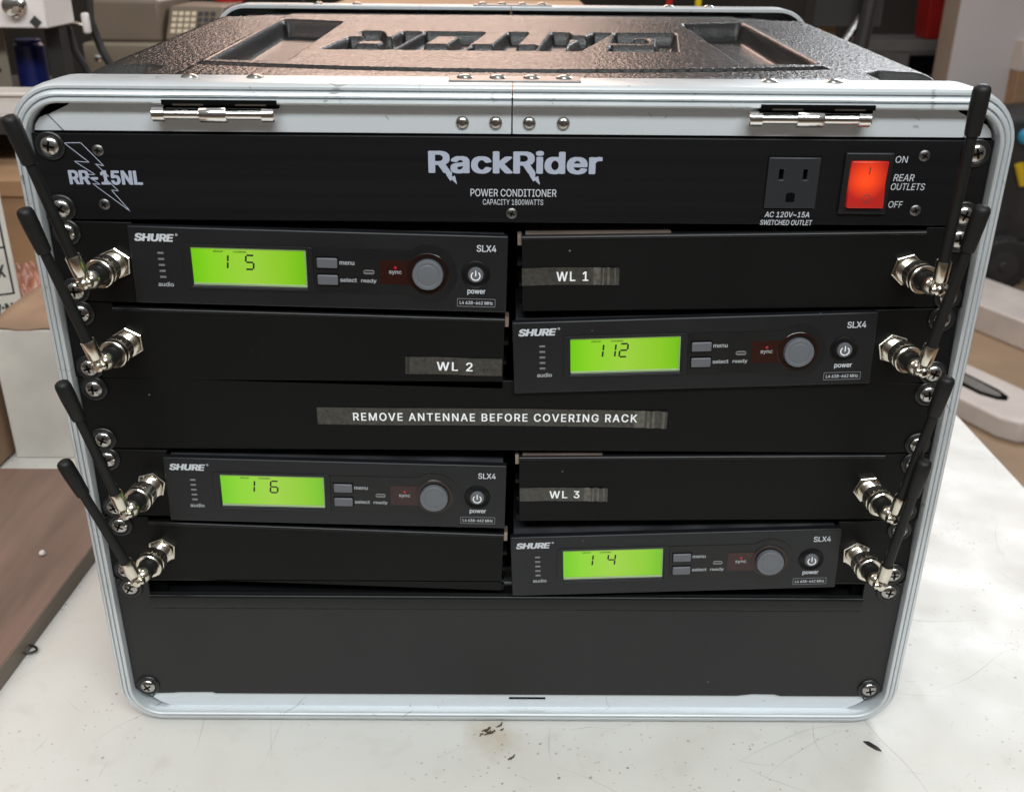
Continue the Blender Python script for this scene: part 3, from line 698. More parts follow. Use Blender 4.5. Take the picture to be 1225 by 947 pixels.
# ------------------------------------------------------------------ power conditioner (top unit)
pc = thing('power_conditioner', 'black brushed power conditioner panel with lit red switch, top unit in the rack', 'power conditioner', (0, 0, zc_of(0)))
z0 = 333.375
mb = MB()
xs = [-241.3, 128.6, 155.2, 169.0, 190.6, 241.3]; zs = [-21.9, -15.0, -13.2, 13.0, 15.0, 21.9]
mb.plate(xs, zs, {(1, 2), (3, 1), (3, 2), (3, 3)}, 0.0, 3.0)
mb.build('front_panel', 'brushed', pc, bevel=0.5)
MB().box(-218, 218, 3.05, 180, -20, 20).build('chassis', 'void', pc)
ink = MB(); yi = -0.12
write(ink, 'POWER CONDITIONER', -0.2, 327.1 - z0, 44.0, 3.9, yi, 0.004)
write(ink, 'CAPACITY 1800WATTS', -0.4, 322.3 - z0, 31.0, 2.9, yi, 0.0)
write(ink, 'AC 120V~15A', 141.4, 316.9 - z0, 23.2, 2.9, yi, 0.008, 0.12)
write(ink, 'SWITCHED OUTLET', 141.4, 312.7 - z0, 27.0, 2.7, yi, 0.008, 0.12)
write(ink, 'ON', 195.9, 345.6 - z0, 6.2, 3.4, yi, 0.0, 0.05)
write(ink, 'REAR', 198.6, 336.4 - z0, 10.6, 3.5, yi, 0.004, 0.14)
write(ink, 'OUTLETS', 201.4, 331.8 - z0, 17.4, 3.5, yi, 0.004, 0.14)
write(ink, 'OFF', 196.6, 322.6 - z0, 7.2, 3.4, yi, 0.0, 0.05)
ink.build('lettering', 'ink', pc, smooth=0)
nb = MB()
write(nb, 'RackRider', 0.6, 342.6 - z0, 88.0, 11.6, yi, 0.034, 0.0, 1.02)
for bx in (-33.6, 8.7):                       # the lightning legs of the two capitals
    poly(nb, [(bx - 1.6, 337.6 - z0), (bx + 2.2, 337.6 - z0), (bx + 2.0, 335.2 - z0), (bx + 3.6, 335.7 - z0), (bx + 4.6, 331.2 - z0), (bx + 1.9, 333.7 - z0), (bx + 1.2, 332.9 - z0), (bx - 0.2, 335.0 - z0)][::-1], yi - 0.02)
write(nb, 'RR-15NL', -207.6, 333.3 - z0, 37.2, 7.3, yi, 0.038)
bolt = [(-225.6, 350.6), (-217.2, 350.7), (-207.4, 339.2), (-211.6, 340.2), (-205.8, 334.0), (-208.8, 334.2), (-202.0, 326.5), (-205.6, 327.0), (-197.6, 316.0), (-214.6, 330.2), (-210.8, 329.8), (-217.8, 334.8), (-212.6, 334.8), (-222.0, 341.5), (-214.6, 341.0)]
for i in range(len(bolt)):
    p, q_ = bolt[i], bolt[(i + 1) % len(bolt)]
    line(nb, (p[0], p[1] - z0), (q_[0], q_[1] - z0), 0.38, yi - 0.04)
nb.build('lettering', 'ink_blue', pc, smooth=0)
# outlet
ob = MB()
xs = [128.7, 134.6, 136.9, 139.6, 143.8, 146.9, 149.0, 155.1]
zs = [-13.1, -9.6, -5.4, 1.6, 7.0, 13.0 - 0.1]
ob.plate(xs, zs, {(1, 3), (5, 3), (3, 1)}, -0.9, 2.4)
ol = ob.build('outlet', 'outlet', pc, bevel=0.45)
hb = MB(); hb.box(130, 154, 2.45, 4, -12, 12); hb.build('socket', 'hole', ol)
gh = MB(); gh.prism([(139.5, -9.7), (139.5, -7.2)] + [(141.7 + 2.2 * math.cos(R(a)), -7.2 + 2.4 * math.sin(R(a))) for a in range(165, 10, -15)] + [(143.9, -7.2), (143.9, -9.7)], -1.02, -0.6); gh.build('socket', 'hole', ol, smooth=0)
# rocker switch
sw = MB(); sw.plate([167.0, 170.1, 189.3, 191.6], [-15.6, -12.3, 11.7, 15.7], {(1, 1)}, -1.9, 2.5)
swo = sw.build('switch', 'face', pc, bevel=0.6)
rk = MB(); rk.prism_x([(-2.6, 11.5), (-1.7, 11.5), (2.4, 11.5), (2.4, -12.1), (-3.9, -12.1), (-4.2, -11.2), (-2.0, 0.4)], 170.3, 189.1)
rko = rk.build('rocker', 'rocker', swo, bevel=0.5)
mk = MB()
line(mk, (179.9, 5.2), (179.9, 8.6), 0.5, -2.9)
arc(mk, 180, -7.2, 1.9, 0.34, 0, 360, 28, 0)
# tilt the ring onto the lower half of the rocker
vs = []
for (x, y, z) in mk.v:
    if z < 0: t = (0.4 - z) / 11.6; y = -2.0 - 2.2 * t - 0.12
    else: t = (z - 0.4) / 11.1; y = -2.0 - 0.6 * t - 0.15
    vs.append((x, y, z))
mk.v = vs; mk.build('marking', 'print', swo, smooth=0)
for x, z, t in ((-232.5, 349.25, 12), (-232.5, 317.5, 40), (232.5, 349.25, 75), (232.5, 317.5, 20)): rack_screw(pc, x, 0, z - z0, t)
for x, z, t in ((-209.2, 347.0, 10), (-210.3, 319.6, 55), (207.0, 347.6, 30), (207.3, 319.6, 70), (-1.1, 316.4, 20)): small_screw(pc, x, 0, z - z0, t)

# ------------------------------------------------------------------ antenna connector on an ear
def bulkhead(parent, x, z, side, seed):
    """hex nut and threaded barrel of the panel socket, tilted a little outward"""
    ax = Vector((side * 0.12, -1, -0.03)).normalized()
    mb = MB()
    mb.lathe((x, 0.05, z), (0, -1, 0), [(0, 8.8), (2.6, 8.8), (3.0, 8.2)], 6, R(8 + seed * 17))
    mb.lathe((x, -2.9, z), ax, [(0, 7.4), (0.3, 7.4), (0.4, 6.3), (7.5, 6.3)], 32)
    for k in range(4): mb.lathe((x, -2.9, z), ax, [(2 + k * 1.4, 6.25), (2.4 + k * 1.4, 6.7), (2.8 + k * 1.4, 6.25)], 32)
    o = mb.build('socket', 'nickel', parent, smooth=30)
    return ax

ANT = 'rod antennas on the front of the rack'
def antenna(label, x, z, side, tip, zoff=0.0):
    t = thing('rod_antenna', label, 'antenna', (x, 0, z), group=ANT)
    ax = Vector((side * 0.12, -1, -0.03)).normalized()
    base = Vector((0, 0, 0))
    mb = MB()                                                     # bayonet ring
    mb.lathe(base + ax * 10.0, ax, [(0, 6.4), (0.4, 7.5), (5.4, 7.5), (5.7, 6.9), (6.6, 6.9), (6.9, 7.7), (9.3, 7.7), (9.8, 7.2), (9.8, 5.7), (8.9, 5.3)], 36)
    for k in range(18):                                           # knurl
        a = 2 * math.pi * k / 18; e1 = ax.cross(Vector((0, 0, 1))).normalized(); e2 = ax.cross(e1)
        c = base + ax * 10.8 + (e1 * math.cos(a) + e2 * math.sin(a)) * 7.45
        mb.tube([c, c + ax * 4.2], 0.35, 5)
    mb.build('bayonet_ring', 'nickel', t, smooth=30)
    MB().lathe(base + ax * 18.5, ax, [(0, 5.2), (8.2, 5.0), (8.6, 4.6)], 28).build('sleeve', 'rubber', t)
    e = base + ax * 33.5
    tipl = Vector(tip) - Vector((x, 0, z)); rd = (tipl - e).normalized(); Lr = (tipl - e).length
    mb = MB()
    mb.lathe(base + ax * 27.0, ax, [(0, 4.7), (0.6, 5.0), (2.2, 4.8), (3.8, 3.6), (4.4, 3.0), (7.0, 3.0), (8.6, 2.6), (9.4, 1.4)], 24)
    sd = rd.cross(ax).normalized()
    mb.lathe(e - sd * 4.6, sd, [(0.4, 1.3), (0.8, 2.0), (1.4, 2.2), (7.8, 2.2), (8.4, 2.0), (8.8, 1.3)], 20)
    for q_ in (-1, 1):                                            # clevis cheeks
        c = e + sd * q_ * 2.9
        mb.tube([c - rd * 1.6, c + rd * 5.5], [1.0, 1.0], 10)
    mb.lathe(e + rd * 4.2, rd, [(0, 2.4), (0.5, 3.3), (1.2, 3.6), (10.6, 3.7), (11.2, 3.5), (11.0, 3.1), (9.5, 2.9)], 28)
    mb.build('elbow', 'nickel', t, smooth=30)
    MB().lathe(e + rd * 12, rd, [(0, 2.85), (6, 2.8), (Lr - 30, 2.5), (Lr - 12, 2.4)], 24).build('rod', 'rubber', t)
    MB().lathe(e + rd * (Lr - 23), rd, [(0, 2.4), (0.3, 3.4), (1.5, 3.6), (14, 4.1), (20.5, 4.05), (22.2, 3.6), (23.0, 2.6), (23.4, 1.3)], 24).build('tip_cap', 'rubber', t, smooth=50)
    return t

# ------------------------------------------------------------------ wireless receivers with their short ears
RXG = 'half width wireless receivers'
def receiver(i, side, slope, dz, readout, label):
    """i: rack row; side: -1 ear on the left, +1 ear on the right"""
    z = zc_of(i)
    t = thing('wireless_receiver', label, 'wireless receiver', (side * 232.55, 0, z), (0, -R(slope), 0), RXG)
    def X(u): return (u + 32.5) if side < 0 else (u - 35.3 - 197.0)       # face coordinate 0..197 -> local x
    yf = -3.4
    # ear
    mb = MB()
    if side < 0: mb.box(-8.75, 34, 0.0, 2.4, -21.9, 21.9)
    else: mb.box(-36.5, 8.75, 0.0, 2.4, -21.9, 21.9)
    mb.build('ear', 'panel', t, bevel=0.4)
    # body behind the face
    mb = MB(); mb.box(X(2), X(195), 1.6, 135, dz - 19.6, dz + 19.8); mb.build('body', 'dusty', t, bevel=0.8)
    # face with an opening for the screen
    zz = lambda v: v + dz
    mb = MB()
    mb.plate([X(v) for v in (0, 31.4, 91.5, 197)], [zz(v) for v in (-21.0, -10.3, 10.6, 21.0)], {(1, 1)}, yf, 1.5)
    face = mb.build('faceplate', 'face', t, bevel=0.8, segs=3)
    # screen
    sc = MB(); sc.box(X(31.45), X(91.45), -2.0, 0.5, zz(-10.25), zz(10.55)); so = sc.build('screen', 'lcd', t, smooth=0)
    rim = MB()
    rim.box(X(31.5), X(91.4), -2.9, -2.05, zz(-10.2), zz(-8.9)); rim.box(X(31.5), X(91.4), -2.7, -2.05, zz(9.7), zz(10.5))
    rim.box(X(90.6), X(91.4), -2.7, -2.05, zz(-8.9), zz(9.7)); rim.build('screen_rim', 'lcd_rim', so, bevel=0.2)
    dg_ = MB()
    for ch, px in readout: digit(dg_, ch, X(px), zz(-1.1), 4.2, 7.6, 0.95, -2.08)
    dg_.build('digits', 'lcd_ink', so, smooth=0)
    lg = MB(); write(lg, 'GROUP', X(45.5), zz(8.2), 5.2, 1.0, -2.08, 0.02); write(lg, 'CHANNEL', X(57.0), zz(8.2), 7.2, 1.0, -2.08, 0.02)
    lg.build('legend', 'lcd_small', so, smooth=0)
    # raised bezel round screen, buttons and dial: a thin smoked window
    bz = MB()
    outer = rrect(X(27.6), X(95.2), zz(-12.2), zz(12.3), 2.0)
    def ring(mb, po, pi, y0_, y1_):
        n = len(po); vs = [(x, y1_, z_) for x, z_ in po] + [(x, y0_, z_) for x, z_ in po] + [(x, y0_, z_) for x, z_ in pi] + [(x, y1_, z_) for x, z_ in pi]
        fs = []
        for k in range(n):
            m_ = (k + 1) % n
            for l in range(3): fs.append((l * n + k, (l + 1) * n + k, (l + 1) * n + m_, l * n + m_))
        mb.add(vs, fs)
    ring(bz, outer, rrect(X(30.7), X(92.2), zz(-11.0), zz(11.3), 0.7), yf - 0.55, yf + 0.1)
    bz.build('bezel', 'face', t, bevel=0.2)
    kx = X(155.3)
    wn = MB()                                 # smoked window strip ending in a circle round the dial
    pts = [(X(95.4), zz(-12.2)), (X(95.4), zz(12.0))] + [(X(143.0), zz(12.0))]
    pts += [(kx + 15.4 * math.cos(R(a)), zz(-0.3) + 15.4 * math.sin(R(a))) for a in range(126, -127, -12)]
    pts += [(X(143.0), zz(-12.2))]
    wn.prism(pts, yf - 0.28, yf + 0.1); wn.build('window', 'face_soft', t, smooth=0)
    sy = MB(); sy.prism(rrect(X(130.0), X(148.5), zz(-6.5), zz(6.4), 0.4, 2), yf - 0.42, yf + 0.1)
    syo = sy.build('sync_window', 'sync', t, smooth=0)
    MB().prism(circ(X(138.2), zz(2.6), 0.8, 14), yf - 0.5, yf - 0.3).build('lamp', 'redled', syo, smooth=0)
    rg = MB(); rg.lathe((kx, yf + 0.1, zz(-0.3)), (0, -1, 0), [(0, 11.2), (0.6, 11.2), (0.75, 11.0), (0.75, 9.2), (0.2, 9.0)], 48); rg.build('dial_ring', 'sync_ring', t)
    kb = MB(); kb.lathe((kx, yf + 0.1, zz(-0.3)), (0, -1, 0), [(0, 8.1), (3.2, 8.1), (3.7, 7.8), (3.9, 7.2), (3.75, 6.3), (3.5, 5.7), (3.7, 5.3), (3.8, 4.6), (3.8, 0.5)], 48)
    kb.build('dial', 'knob', t, smooth=30)
    for za, zb in ((1.5, 7.0), (-7.7, -2.2)):
        hb_ = MB(); hb_.box(X(96.8), X(108.4), yf - 0.34, yf - 0.1, zz(za - 0.5), zz(zb + 0.5)); bo = hb_.build('button_well', 'hole', t)
        MB().box(X(97.2), X(108.0), yf - 1.6, yf - 0.2, zz(za), zz(zb)).build('button', 'button', bo, bevel=0.6)
    MB().prism(rrect(X(121.3), X(127.2), zz(-1.5), zz(0.9), 1.1, 4), yf - 0.75, yf).build('ready_lamp', 'led', t, bevel=0.2)
    MB().prism(rrect(X(121.9), X(126.6), zz(-0.1), zz(0.5), 0.25, 2), yf - 0.95, yf - 0.7).build('ready_lamp', 'outlet', t)
    for k in range(5):
        lm_ = MB(); lm_.box(X(14.4), X(17.6), yf - 0.5, yf + 0.1, zz(6.9 - k * 3.25 - 0.55), zz(6.9 - k * 3.25 + 0.55)); lm_.build('level_lamp', 'led', t, bevel=0.15)
    pb = MB(); pb.lathe((X(180.4), yf + 0.1, zz(-0.1)), (0, -1, 0), [(0, 7.6), (0.5, 7.6), (0.7, 7.2), (0.4, 6.6), (0.1, 5.2), (0.1, 4.6)], 40); pbo = pb.build('power_well', 'well', t)
    MB().lathe((X(180.4), yf, zz(0.0)), (0, -1, 0), [(0, 4.1), (1.2, 4.1), (1.7, 3.8), (1.8, 3.2), (1.8, 0.4)], 36).build('power_button', 'button', pbo, smooth=30)
    sy = MB(); yp = yf - 1.86
    arc(sy, X(180.4), zz(-0.3), 2.3, 0.58, 128, 412, 28, yp)
    line(sy, (X(180.4), zz(-0.2)), (X(180.4), zz(2.4)), 0.55, yp - 0.02)
    sy.build('power_symbol', 'ink_white', pbo, smooth=0)
    # lettering
    yl = yf - 0.08; ink = MB()
    write(ink, 'SHURE', X(13.6), zz(15.1), 20.6, 4.2, yl, 0.046, 0.22)
    MBx = X(25.2)
    arc(ink, MBx, zz(16.9), 0.5, 0.28, 0, 360, 14, yl)
    write(ink, 'SLX4', X(185.8), zz(14.2), 10.2, 3.7, yl, 0.015)
    write(ink, 'power', X(180.9), zz(-9.9), 9.6, 2.9, yl, 0.02)
    write(ink, 'L4 638-662 MHz', X(180.9), zz(-15.7), 17.6, 1.9, yl - 0.12, 0.012)
    ink.build('lettering', 'ink', t, smooth=0)
    ink = MB()
    write(ink, 'audio', X(17.0), zz(-10.1), 8.2, 2.4, yl, 0.02)
    write(ink, 'menu', X(112.9), zz(4.3), 7.8, 1.9, yl - 0.3, 0.02)
    write(ink, 'select', X(113.4), zz(-4.9), 8.8, 2.3, yl - 0.3, 0.02)
    write(ink, 'ready', X(124.1), zz(-5.2), 8.2, 2.6, yl - 0.3, 0.02)
    write(ink, 'sync', X(138.1), zz(-0.2), 6.6, 2.3, yl - 0.45, 0.015)
    ink.build('lettering', 'ink_dim', t, smooth=0)
    fr_ = MB(); ring(fr_, rrect(X(170.7), X(191.1), zz(-18.0), zz(-13.4), 0.4, 2), rrect(X(171.0), X(190.8), zz(-17.7), zz(-13.7), 0.3, 2), yf - 0.12, yf + 0.1)
    fr_.build('frequency_label', 'frame_ink', t, smooth=0)
    bulkhead(t, 23.55 if side < 0 else -24.55, 0, side, i)
    for zz_, tn in ((15.875, 20 + 37 * i), (-15.875, 65 + 23 * i)): rack_screw(t, 0, 0, zz_, tn)
    return t

receiver(1, -1, -1.25, 0.2, (('1', 45.6), ('5', 59.2)), 'black wireless receiver with green screen reading 1 5, uppermost of the receivers')
receiver(2, 1, 2.2, 1.0, (('1', 44.7), ('1', 51.4), ('2', 58.0)), 'black wireless receiver with green screen reading 1 12')
receiver(4, -1, -1.28, -1.6, (('1', 46.2), ('6', 59.8)), 'black wireless receiver with green screen reading 1 6')
receiver(5, 1, 2.26, -1.5, (('1', 44.6), ('4', 58.0)), 'black wireless receiver with green screen reading 1 4, lowest of the receivers')

# ------------------------------------------------------------------ blank mounting panels beside the receivers
def tape(parent, x0, x1, zc_, h, text, tx0, tx1, th, y, wrinkle=+1, slope=0.0):
    n = 140; vs = []; fs = []
    e0 = 1 - (20.0 if abs(x1 - x0) > 100 else 14.5) / abs(x1 - x0) if wrinkle > 0 else 0.93        # the loose, wrinkled end
    def ysurf(u):
        e = u if wrinkle > 0 else 1 - u
        yy = y - 0.35 - 0.05 * math.sin(u * 23 + x0)
        if e > e0:
            q = (e - e0) / (1 - e0); yy -= 0.75 * math.sin(q * 8.5 + x0) ** 2 * min(1, q * 3) + 1.1 * max(0, q - 0.75)
        return yy
    for k in range(n + 1):
        u = k / n; x = x0 + (x1 - x0) * u
        e = u if wrinkle > 0 else 1 - u
        yy = ysurf(u)
        z = zc_ + slope * (x - x0) + 0.28 * math.sin(9 * u + x0) * 0.5 - (0.5 * max(0, e - 0.8) * 5 if wrinkle > 0 else 0)
        vs += [(x, yy, z + h / 2), (x, yy, z - h / 2), (x, yy + 0.2, z - h / 2), (x, yy + 0.2, z + h / 2)]
    for k in range(n):
        for l in range(4): fs.append((4 * k + l, 4 * k + (l + 1) % 4, 4 * k + 4 + (l + 1) % 4, 4 * k + 4 + l))
    fs.append((3, 2, 1, 0)); fs.append(tuple(4 * n + l for l in range(4)))
    mb = MB(); mb.add(vs, fs)
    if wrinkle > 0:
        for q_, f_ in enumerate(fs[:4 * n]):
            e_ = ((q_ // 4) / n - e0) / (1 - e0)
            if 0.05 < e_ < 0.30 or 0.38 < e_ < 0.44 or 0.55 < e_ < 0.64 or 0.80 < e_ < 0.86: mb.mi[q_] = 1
    o = mb.build('label_tape', ['tape', 'tape_glare'], parent, smooth=60)
    w = MB(); write(w, text, (tx0 + tx1) / 2, zc_ + slope * ((tx0 + tx1) / 2 - x0), tx1 - tx0, th, 0.0, 0.016, 0.0, 1.18)
    w.v = [(a, ysurf((a - x0) / (x1 - x0)) - 0.2 + b, c) for a, b, c in w.v]
    w.build('lettering', 'ink_white', o, smooth=0)
BLG = 'black blank mounting panels'
def blank(i, side, slope, ztop, zbot, label, tape_args=None):
    """long blank ear from the rack edge to the middle"""
    z = zc_of(i)
    t = thing('blank_panel', label, 'blank panel', (side * 232.55, 0, z), (0, -R(slope), 0), BLG)
    xi = -side * (232.55 - 4.7)                                    # inner end, local
    xo = -side * 17.0; xe = side * 8.75
    zt_, zb_ = ztop, zbot
    mb = MB()
    pts = [(xe, -21.9), (xe, 21.9), (xo, 21.9), (xo, zt_), (xi, zt_), (xi, zb_), (xo, zb_), (xo, -21.9)]
    pts = pts if side < 0 else pts[::-1]
    mb.prism(pts, 0.0, 1.6)
    mb.build('plate', 'panel', t, bevel=0.35)
    a, b_ = min(xi, xo), max(xi, xo)
    s0 = 1 if side < 0 else -1
    fl_ = MB()                                                     # folded top and bottom flanges
    fl_.prism_x([(1.6, zt_ + 0.25), (0.6, zt_ + 0.15), (-0.25, zt_ - 0.3), (-0.7, zt_ - 1.0), (-0.75, zt_ - 1.7), (-0.3, zt_ - 2.3), (0.3, zt_ - 2.4), (1.55, zt_ - 1.2)], a, b_)
    fl_.box(a, b_, 1.65, 46, zt_ - 1.7, zt_ - 0.2); fl_.box(a, b_, 1.65, 46, zb_ + 0.1, zb_ + 1.6)
    fl_.build('flange', 'lip', t, smooth=50)
    if i in (1, 4): MB().box(*sorted((xi - s0 * 2, xi - s0 * (78 if i == 1 else 48))), 1.0, 30, zt_ + 0.35, zt_ + 0.9).build('gap_light_strip', 'zinc', t)  # tan strip added for the brown light showing in the gap
    hk = MB()                                                      # bare hooks and joint teeth at the inner end
    s_ = 1 if side < 0 else -1
    for q, (dz_, hh) in enumerate(((6.0, 2.0), (-6.0, 2.0), (zb_ + 3.4, 4.0))):
        hk.box(*sorted((xi, xi + s_ * (1.6 if q else 2.4))), 2.0 if q else 0.8, 10, dz_ - hh, dz_)
    hk.build('hook', 'panel', t)
    MB().box(*sorted((xi + s_ * 0.2, xi + s_ * 2.2)), 1.7, 9, zt_ - 5.5, zt_ + 0.4).build('hook', 'zinc', t)
    bulkhead(t, 23.55 if side < 0 else -24.55, 0, side, i + 3)
    for zz_, tn in ((15.875, 50 + 31 * i), (-15.875, 15 + 29 * i)): rack_screw(t, 0, 0, zz_, tn)
    if tape_args:
        tx0, tx1, tz, h, text, a0, a1, th, wr = tape_args
        ox, oz = side * 232.55, z
        tape(t, tx0 - ox, tx1 - ox, tz - oz, h, text, a0 - ox, a1 - ox, th, 0.0, wr)
    return t
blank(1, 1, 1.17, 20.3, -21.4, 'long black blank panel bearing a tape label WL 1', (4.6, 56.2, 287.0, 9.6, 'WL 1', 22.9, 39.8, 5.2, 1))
blank(2, -1, -1.37, 19.8, -21.8, 'long black blank panel bearing a tape label WL 2', (-58.6, -5.4, 235.4, 10.2, 'WL 2', -41.4, -21.6, 5.2, -1))
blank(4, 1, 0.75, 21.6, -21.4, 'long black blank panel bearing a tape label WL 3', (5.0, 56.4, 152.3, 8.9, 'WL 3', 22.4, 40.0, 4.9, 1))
blank(5, -1, -2.1, 19.0, -21.6, 'long plain black blank panel without a tape label, left of the lowest receiver')

# ------------------------------------------------------------------ full width blank with the warning tape
cp = thing('cover_panel', 'full width black panel with the long REMOVE ANTENNAE tape label', 'blank panel', (0, 0, zc_of(3)))
MB().box(-241.3, 241.3, 0, 2.4, -21.9, 21.9).build('plate', 'panel', cp, bevel=0.5)
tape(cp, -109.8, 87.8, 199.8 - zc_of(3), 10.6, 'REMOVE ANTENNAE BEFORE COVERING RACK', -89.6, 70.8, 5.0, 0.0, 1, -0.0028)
for x, zz_, t in ((-232.5, 15.875, 0), (-232.5, -15.875, 25), (232.5, 15.875, 80), (232.5, -15.875, 50)): rack_screw(cp, x, 0, zz_, t)

# ------------------------------------------------------------------ two unit drawer front at the bottom
dr = thing('utility_drawer', 'tall plain black drawer front with a rolled pull lip, bottom unit in the rack', 'rack drawer', (0, 0, 44.45))
z0 = 44.45
mb = MB(); mb.plate([-241.3, -221.5, 217.5, 241.3], [v - z0 for v in (4.0, 77.4, 87.6, 88.2)], {(1, 1)}, 0.0, 2.4)
pts = [(-241.3, 4), (241.3, 4), (236, -0.3), (176, -0.3), (172, 1.0), (158, 1.2), (150, 0.2), (148, -0.2), (-190, -0.2), (-192, 0.9), (-214, 0.6), (-217, 0.1), (-236, -0.3)]
mb.prism([(x, z - z0) for x, z in pts], 0, 2.4); mb.build('front_panel', 'drawer', dr)
lp = MB(); prof = [(0.3, 67.2), (-1.2, 67.8), (-1.8, 69.0), (-1.9, 75.6), (-1.6, 77.2), (-0.8, 77.7), (0.2, 77.4), (1.5, 76.0), (6.0, 75.4), (11, 77.2), (14.5, 81.5), (15.6, 87.9),
                   (16.4, 87.9), (15.3, 80.8), (11.5, 76.2), (6.0, 74.4), (1.5, 75.0), (0.3, 74.0)]
lp.prism_x([(y, z - z0) for y, z in prof], -221.4, 217.4); lp.build('pull_lip', 'lip', dr, smooth=50)
ed = MB(); ed.prism_x([(2.5, 77.6 - z0), (15, 77.6 - z0), (15, 88 - z0), (2.5, 88 - z0)], -223, -221.6); ed.prism_x([(2.5, 77.6 - z0), (15, 77.6 - z0), (15, 88 - z0), (2.5, 88 - z0)], 217.6, 219); ed.build('recess_end', 'panel', dr)
MB().box(-215, 215, 17, 300, 2 - z0, 84 - z0).build('tray', 'void', dr)
for x, zz_, t in ((-232.5, 82.55, 35), (-232.5, 6.35, 60), (232.5, 82.55, 10), (232.5, 6.35, 75)): rack_screw(dr, x, 0, zz_ - z0, t)

# ------------------------------------------------------------------ antennas
A_ = [('black rod antenna crossing the upper left frame corner, uppermost on the left side', -209, 1, -1, (-229, -45, 371)),
      ('black rod antenna screwed to the WL 2 panel, second from top on the left side', -209, 2, -1, (-230.5, -45, 328.5)),
      ('black rod antenna beside the receiver reading 1 6, third from top on the left side', -209, 4, -1, (-228.8, -45, 239.5)),
      ('black rod antenna on the unlabelled blank panel, lowest on the left side', -209, 5, -1, (-236, -45, 194)),
      ('black rod antenna screwed to the WL 1 panel, tip over the upper right corner', 208, 1, 1, (210.5, -42, 387.5)),
      ('black rod antenna beside the receiver reading 1 12', 208, 2, 1, (221, -44, 333)),
      ('black rod antenna screwed to the WL 3 panel', 208, 4, 1, (221, -44, 245)),
      ('black rod antenna beside the receiver reading 1 4, lowest on the right side', 208, 5, 1, (218, -44, 197))]
for lab, x, i, side, tip in A_: antenna(lab, x, zc_of(i), side, tip)

# ------------------------------------------------------------------ small things on the bench
bd = thing('laminate_board', 'brown walnut laminate board lying on the left of the bench', 'board', (-350, 60, TABLE))
mb = MB(); mb.prism_z([(-8.5, -320), (16, 250), (-620, 250), (-640, -290)], 0, 15.0)
mb.build('panel', 'board', bd, bevel=0.6)
mb = MB(); mb.prism_z([(-8.5 + 0.1, -320), (-7.9 + 0.4, -320), (16.6, 250), (16.1, 250)], 0.6, 14.4); mb.build('edge_band', 'board_edge', bd)
pts = [(6.5 * math.cos(R(a)), 4.2 * math.sin(R(a)), 1.2 + 3.4 * (0.5 + 0.5 * math.sin(R(a * 0.5)))) for a in range(0, 371, 14)]
tag(MB().tube(pts, 0.9, 8).build('cable_tie', 'fleck', loc=(-343.6, 65, TABLE)), 'small black loop of cable lying beside the brown board edge', 'cable tie')
fk = MB(); fk.prism_z([(-4.4, 3.2), (-1, 3.0), (3.2, -1.6), (4.6, -5.0), (1.6, -4.0), (-2.6, 0.2)], 0.05, 0.9)
tag(fk.build('plastic_fleck', 'fleck', loc=(232, -21, TABLE)), 'black pointed plastic fleck on the bench below the lower right corner', 'fleck')
def bits(name, lab, cx, cy, n, sp):
    mb = MB()
    p = Vector((0, 0, 0.7))
    for k in range(n):
        a = rng.uniform(-0.5, 0.5) + (math.pi if rng.random() < 0.3 else 0)
        q = Vector((rng.normal(0, sp), rng.normal(0, sp * 0.4), 0.7))
        l = rng.uniform(1.2, 4.0)
        mb.tube([q, q + Vector((l * math.cos(a), l * math.sin(a), 0.2)), q + Vector((1.8 * l * math.cos(a + .4), 1.8 * l * math.sin(a + .4), 0))], [0.35, 0.6, 0.3], 6)
    return tag(mb.build(name, 'bits', loc=(cx, cy, TABLE)), lab, 'debris')
bits('bark_shred', 'brown shred of debris on the rusty stain in front of the case', -15, -9.5, 9, 4.0)
bits('bark_chip', 'tiny brown chip on the bench in front of the rusty stain', 1.6, -34, 2, 0.8)

cb = MB(); cb.lathe((0, 0, 0), (0.2, 0, 1), [(0.2, 1.6), (1.2, 2.8), (2.6, 2.4), (3.8, 1.0)], 9)
tag(cb.build('crumb', 'plastic_white', loc=(-374, 168, TABLE + 15.2)), 'pale crumb lying on the brown laminate board', 'crumb')
# ------------------------------------------------------------------ cartons at the left
def carton(name, lab, x0, x1, y0, y1, z0_, z1_, mats, group='cartons at the left of the bench', rz=0.0):
    cx, cy = (x0 + x1) / 2, (y0 + y1) / 2
    t = thing(name, lab, 'carton', (cx, cy, z0_), (0, 0, rz), group)
    w, d, h = (x1 - x0) / 2, (y1 - y0) / 2, z1_ - z0_
    mb = MB(); mb.box(-w, w, -d, d, 0, h); mb.build('body', mats, t, bevel=1.5)
    return t, w, d, h
t, w, d, h = carton('carton', 'low white carton with brown opened flap, close to the case', -482, -376, 358, 500, TABLE, 112, 'carton_white')
vs = []; fs = []
n = 12
for k in range(n + 1):
    x = -w + 2 * w * k / n
    for j in range(7):
        y = -d + 2 * d * j / 6 * 0.92; vs.append((x, y, h + 1.5 + 5 * math.sin(j / 6 * 2.2) * (1 - 0.25 * k / n) + 1.2 * math.sin(k * 1.3 + j)))
for k in range(n):
    for j in range(6): fs.append((k * 7 + j, (k + 1) * 7 + j, (k + 1) * 7 + j + 1, k * 7 + j + 1))
mb = MB(); mb.add(vs, fs); fo = mb.build('flap', 'kraft', t, smooth=60)
sm = fo.modifiers.new('thick', 'SOLIDIFY'); sm.thickness = 0.002
t, w, d, h = carton('carton', 'small low carton at the left edge with a gaping side flap', -640, -490, 335, 436, TABLE, 66, 'carton_white', rz=R(-2))
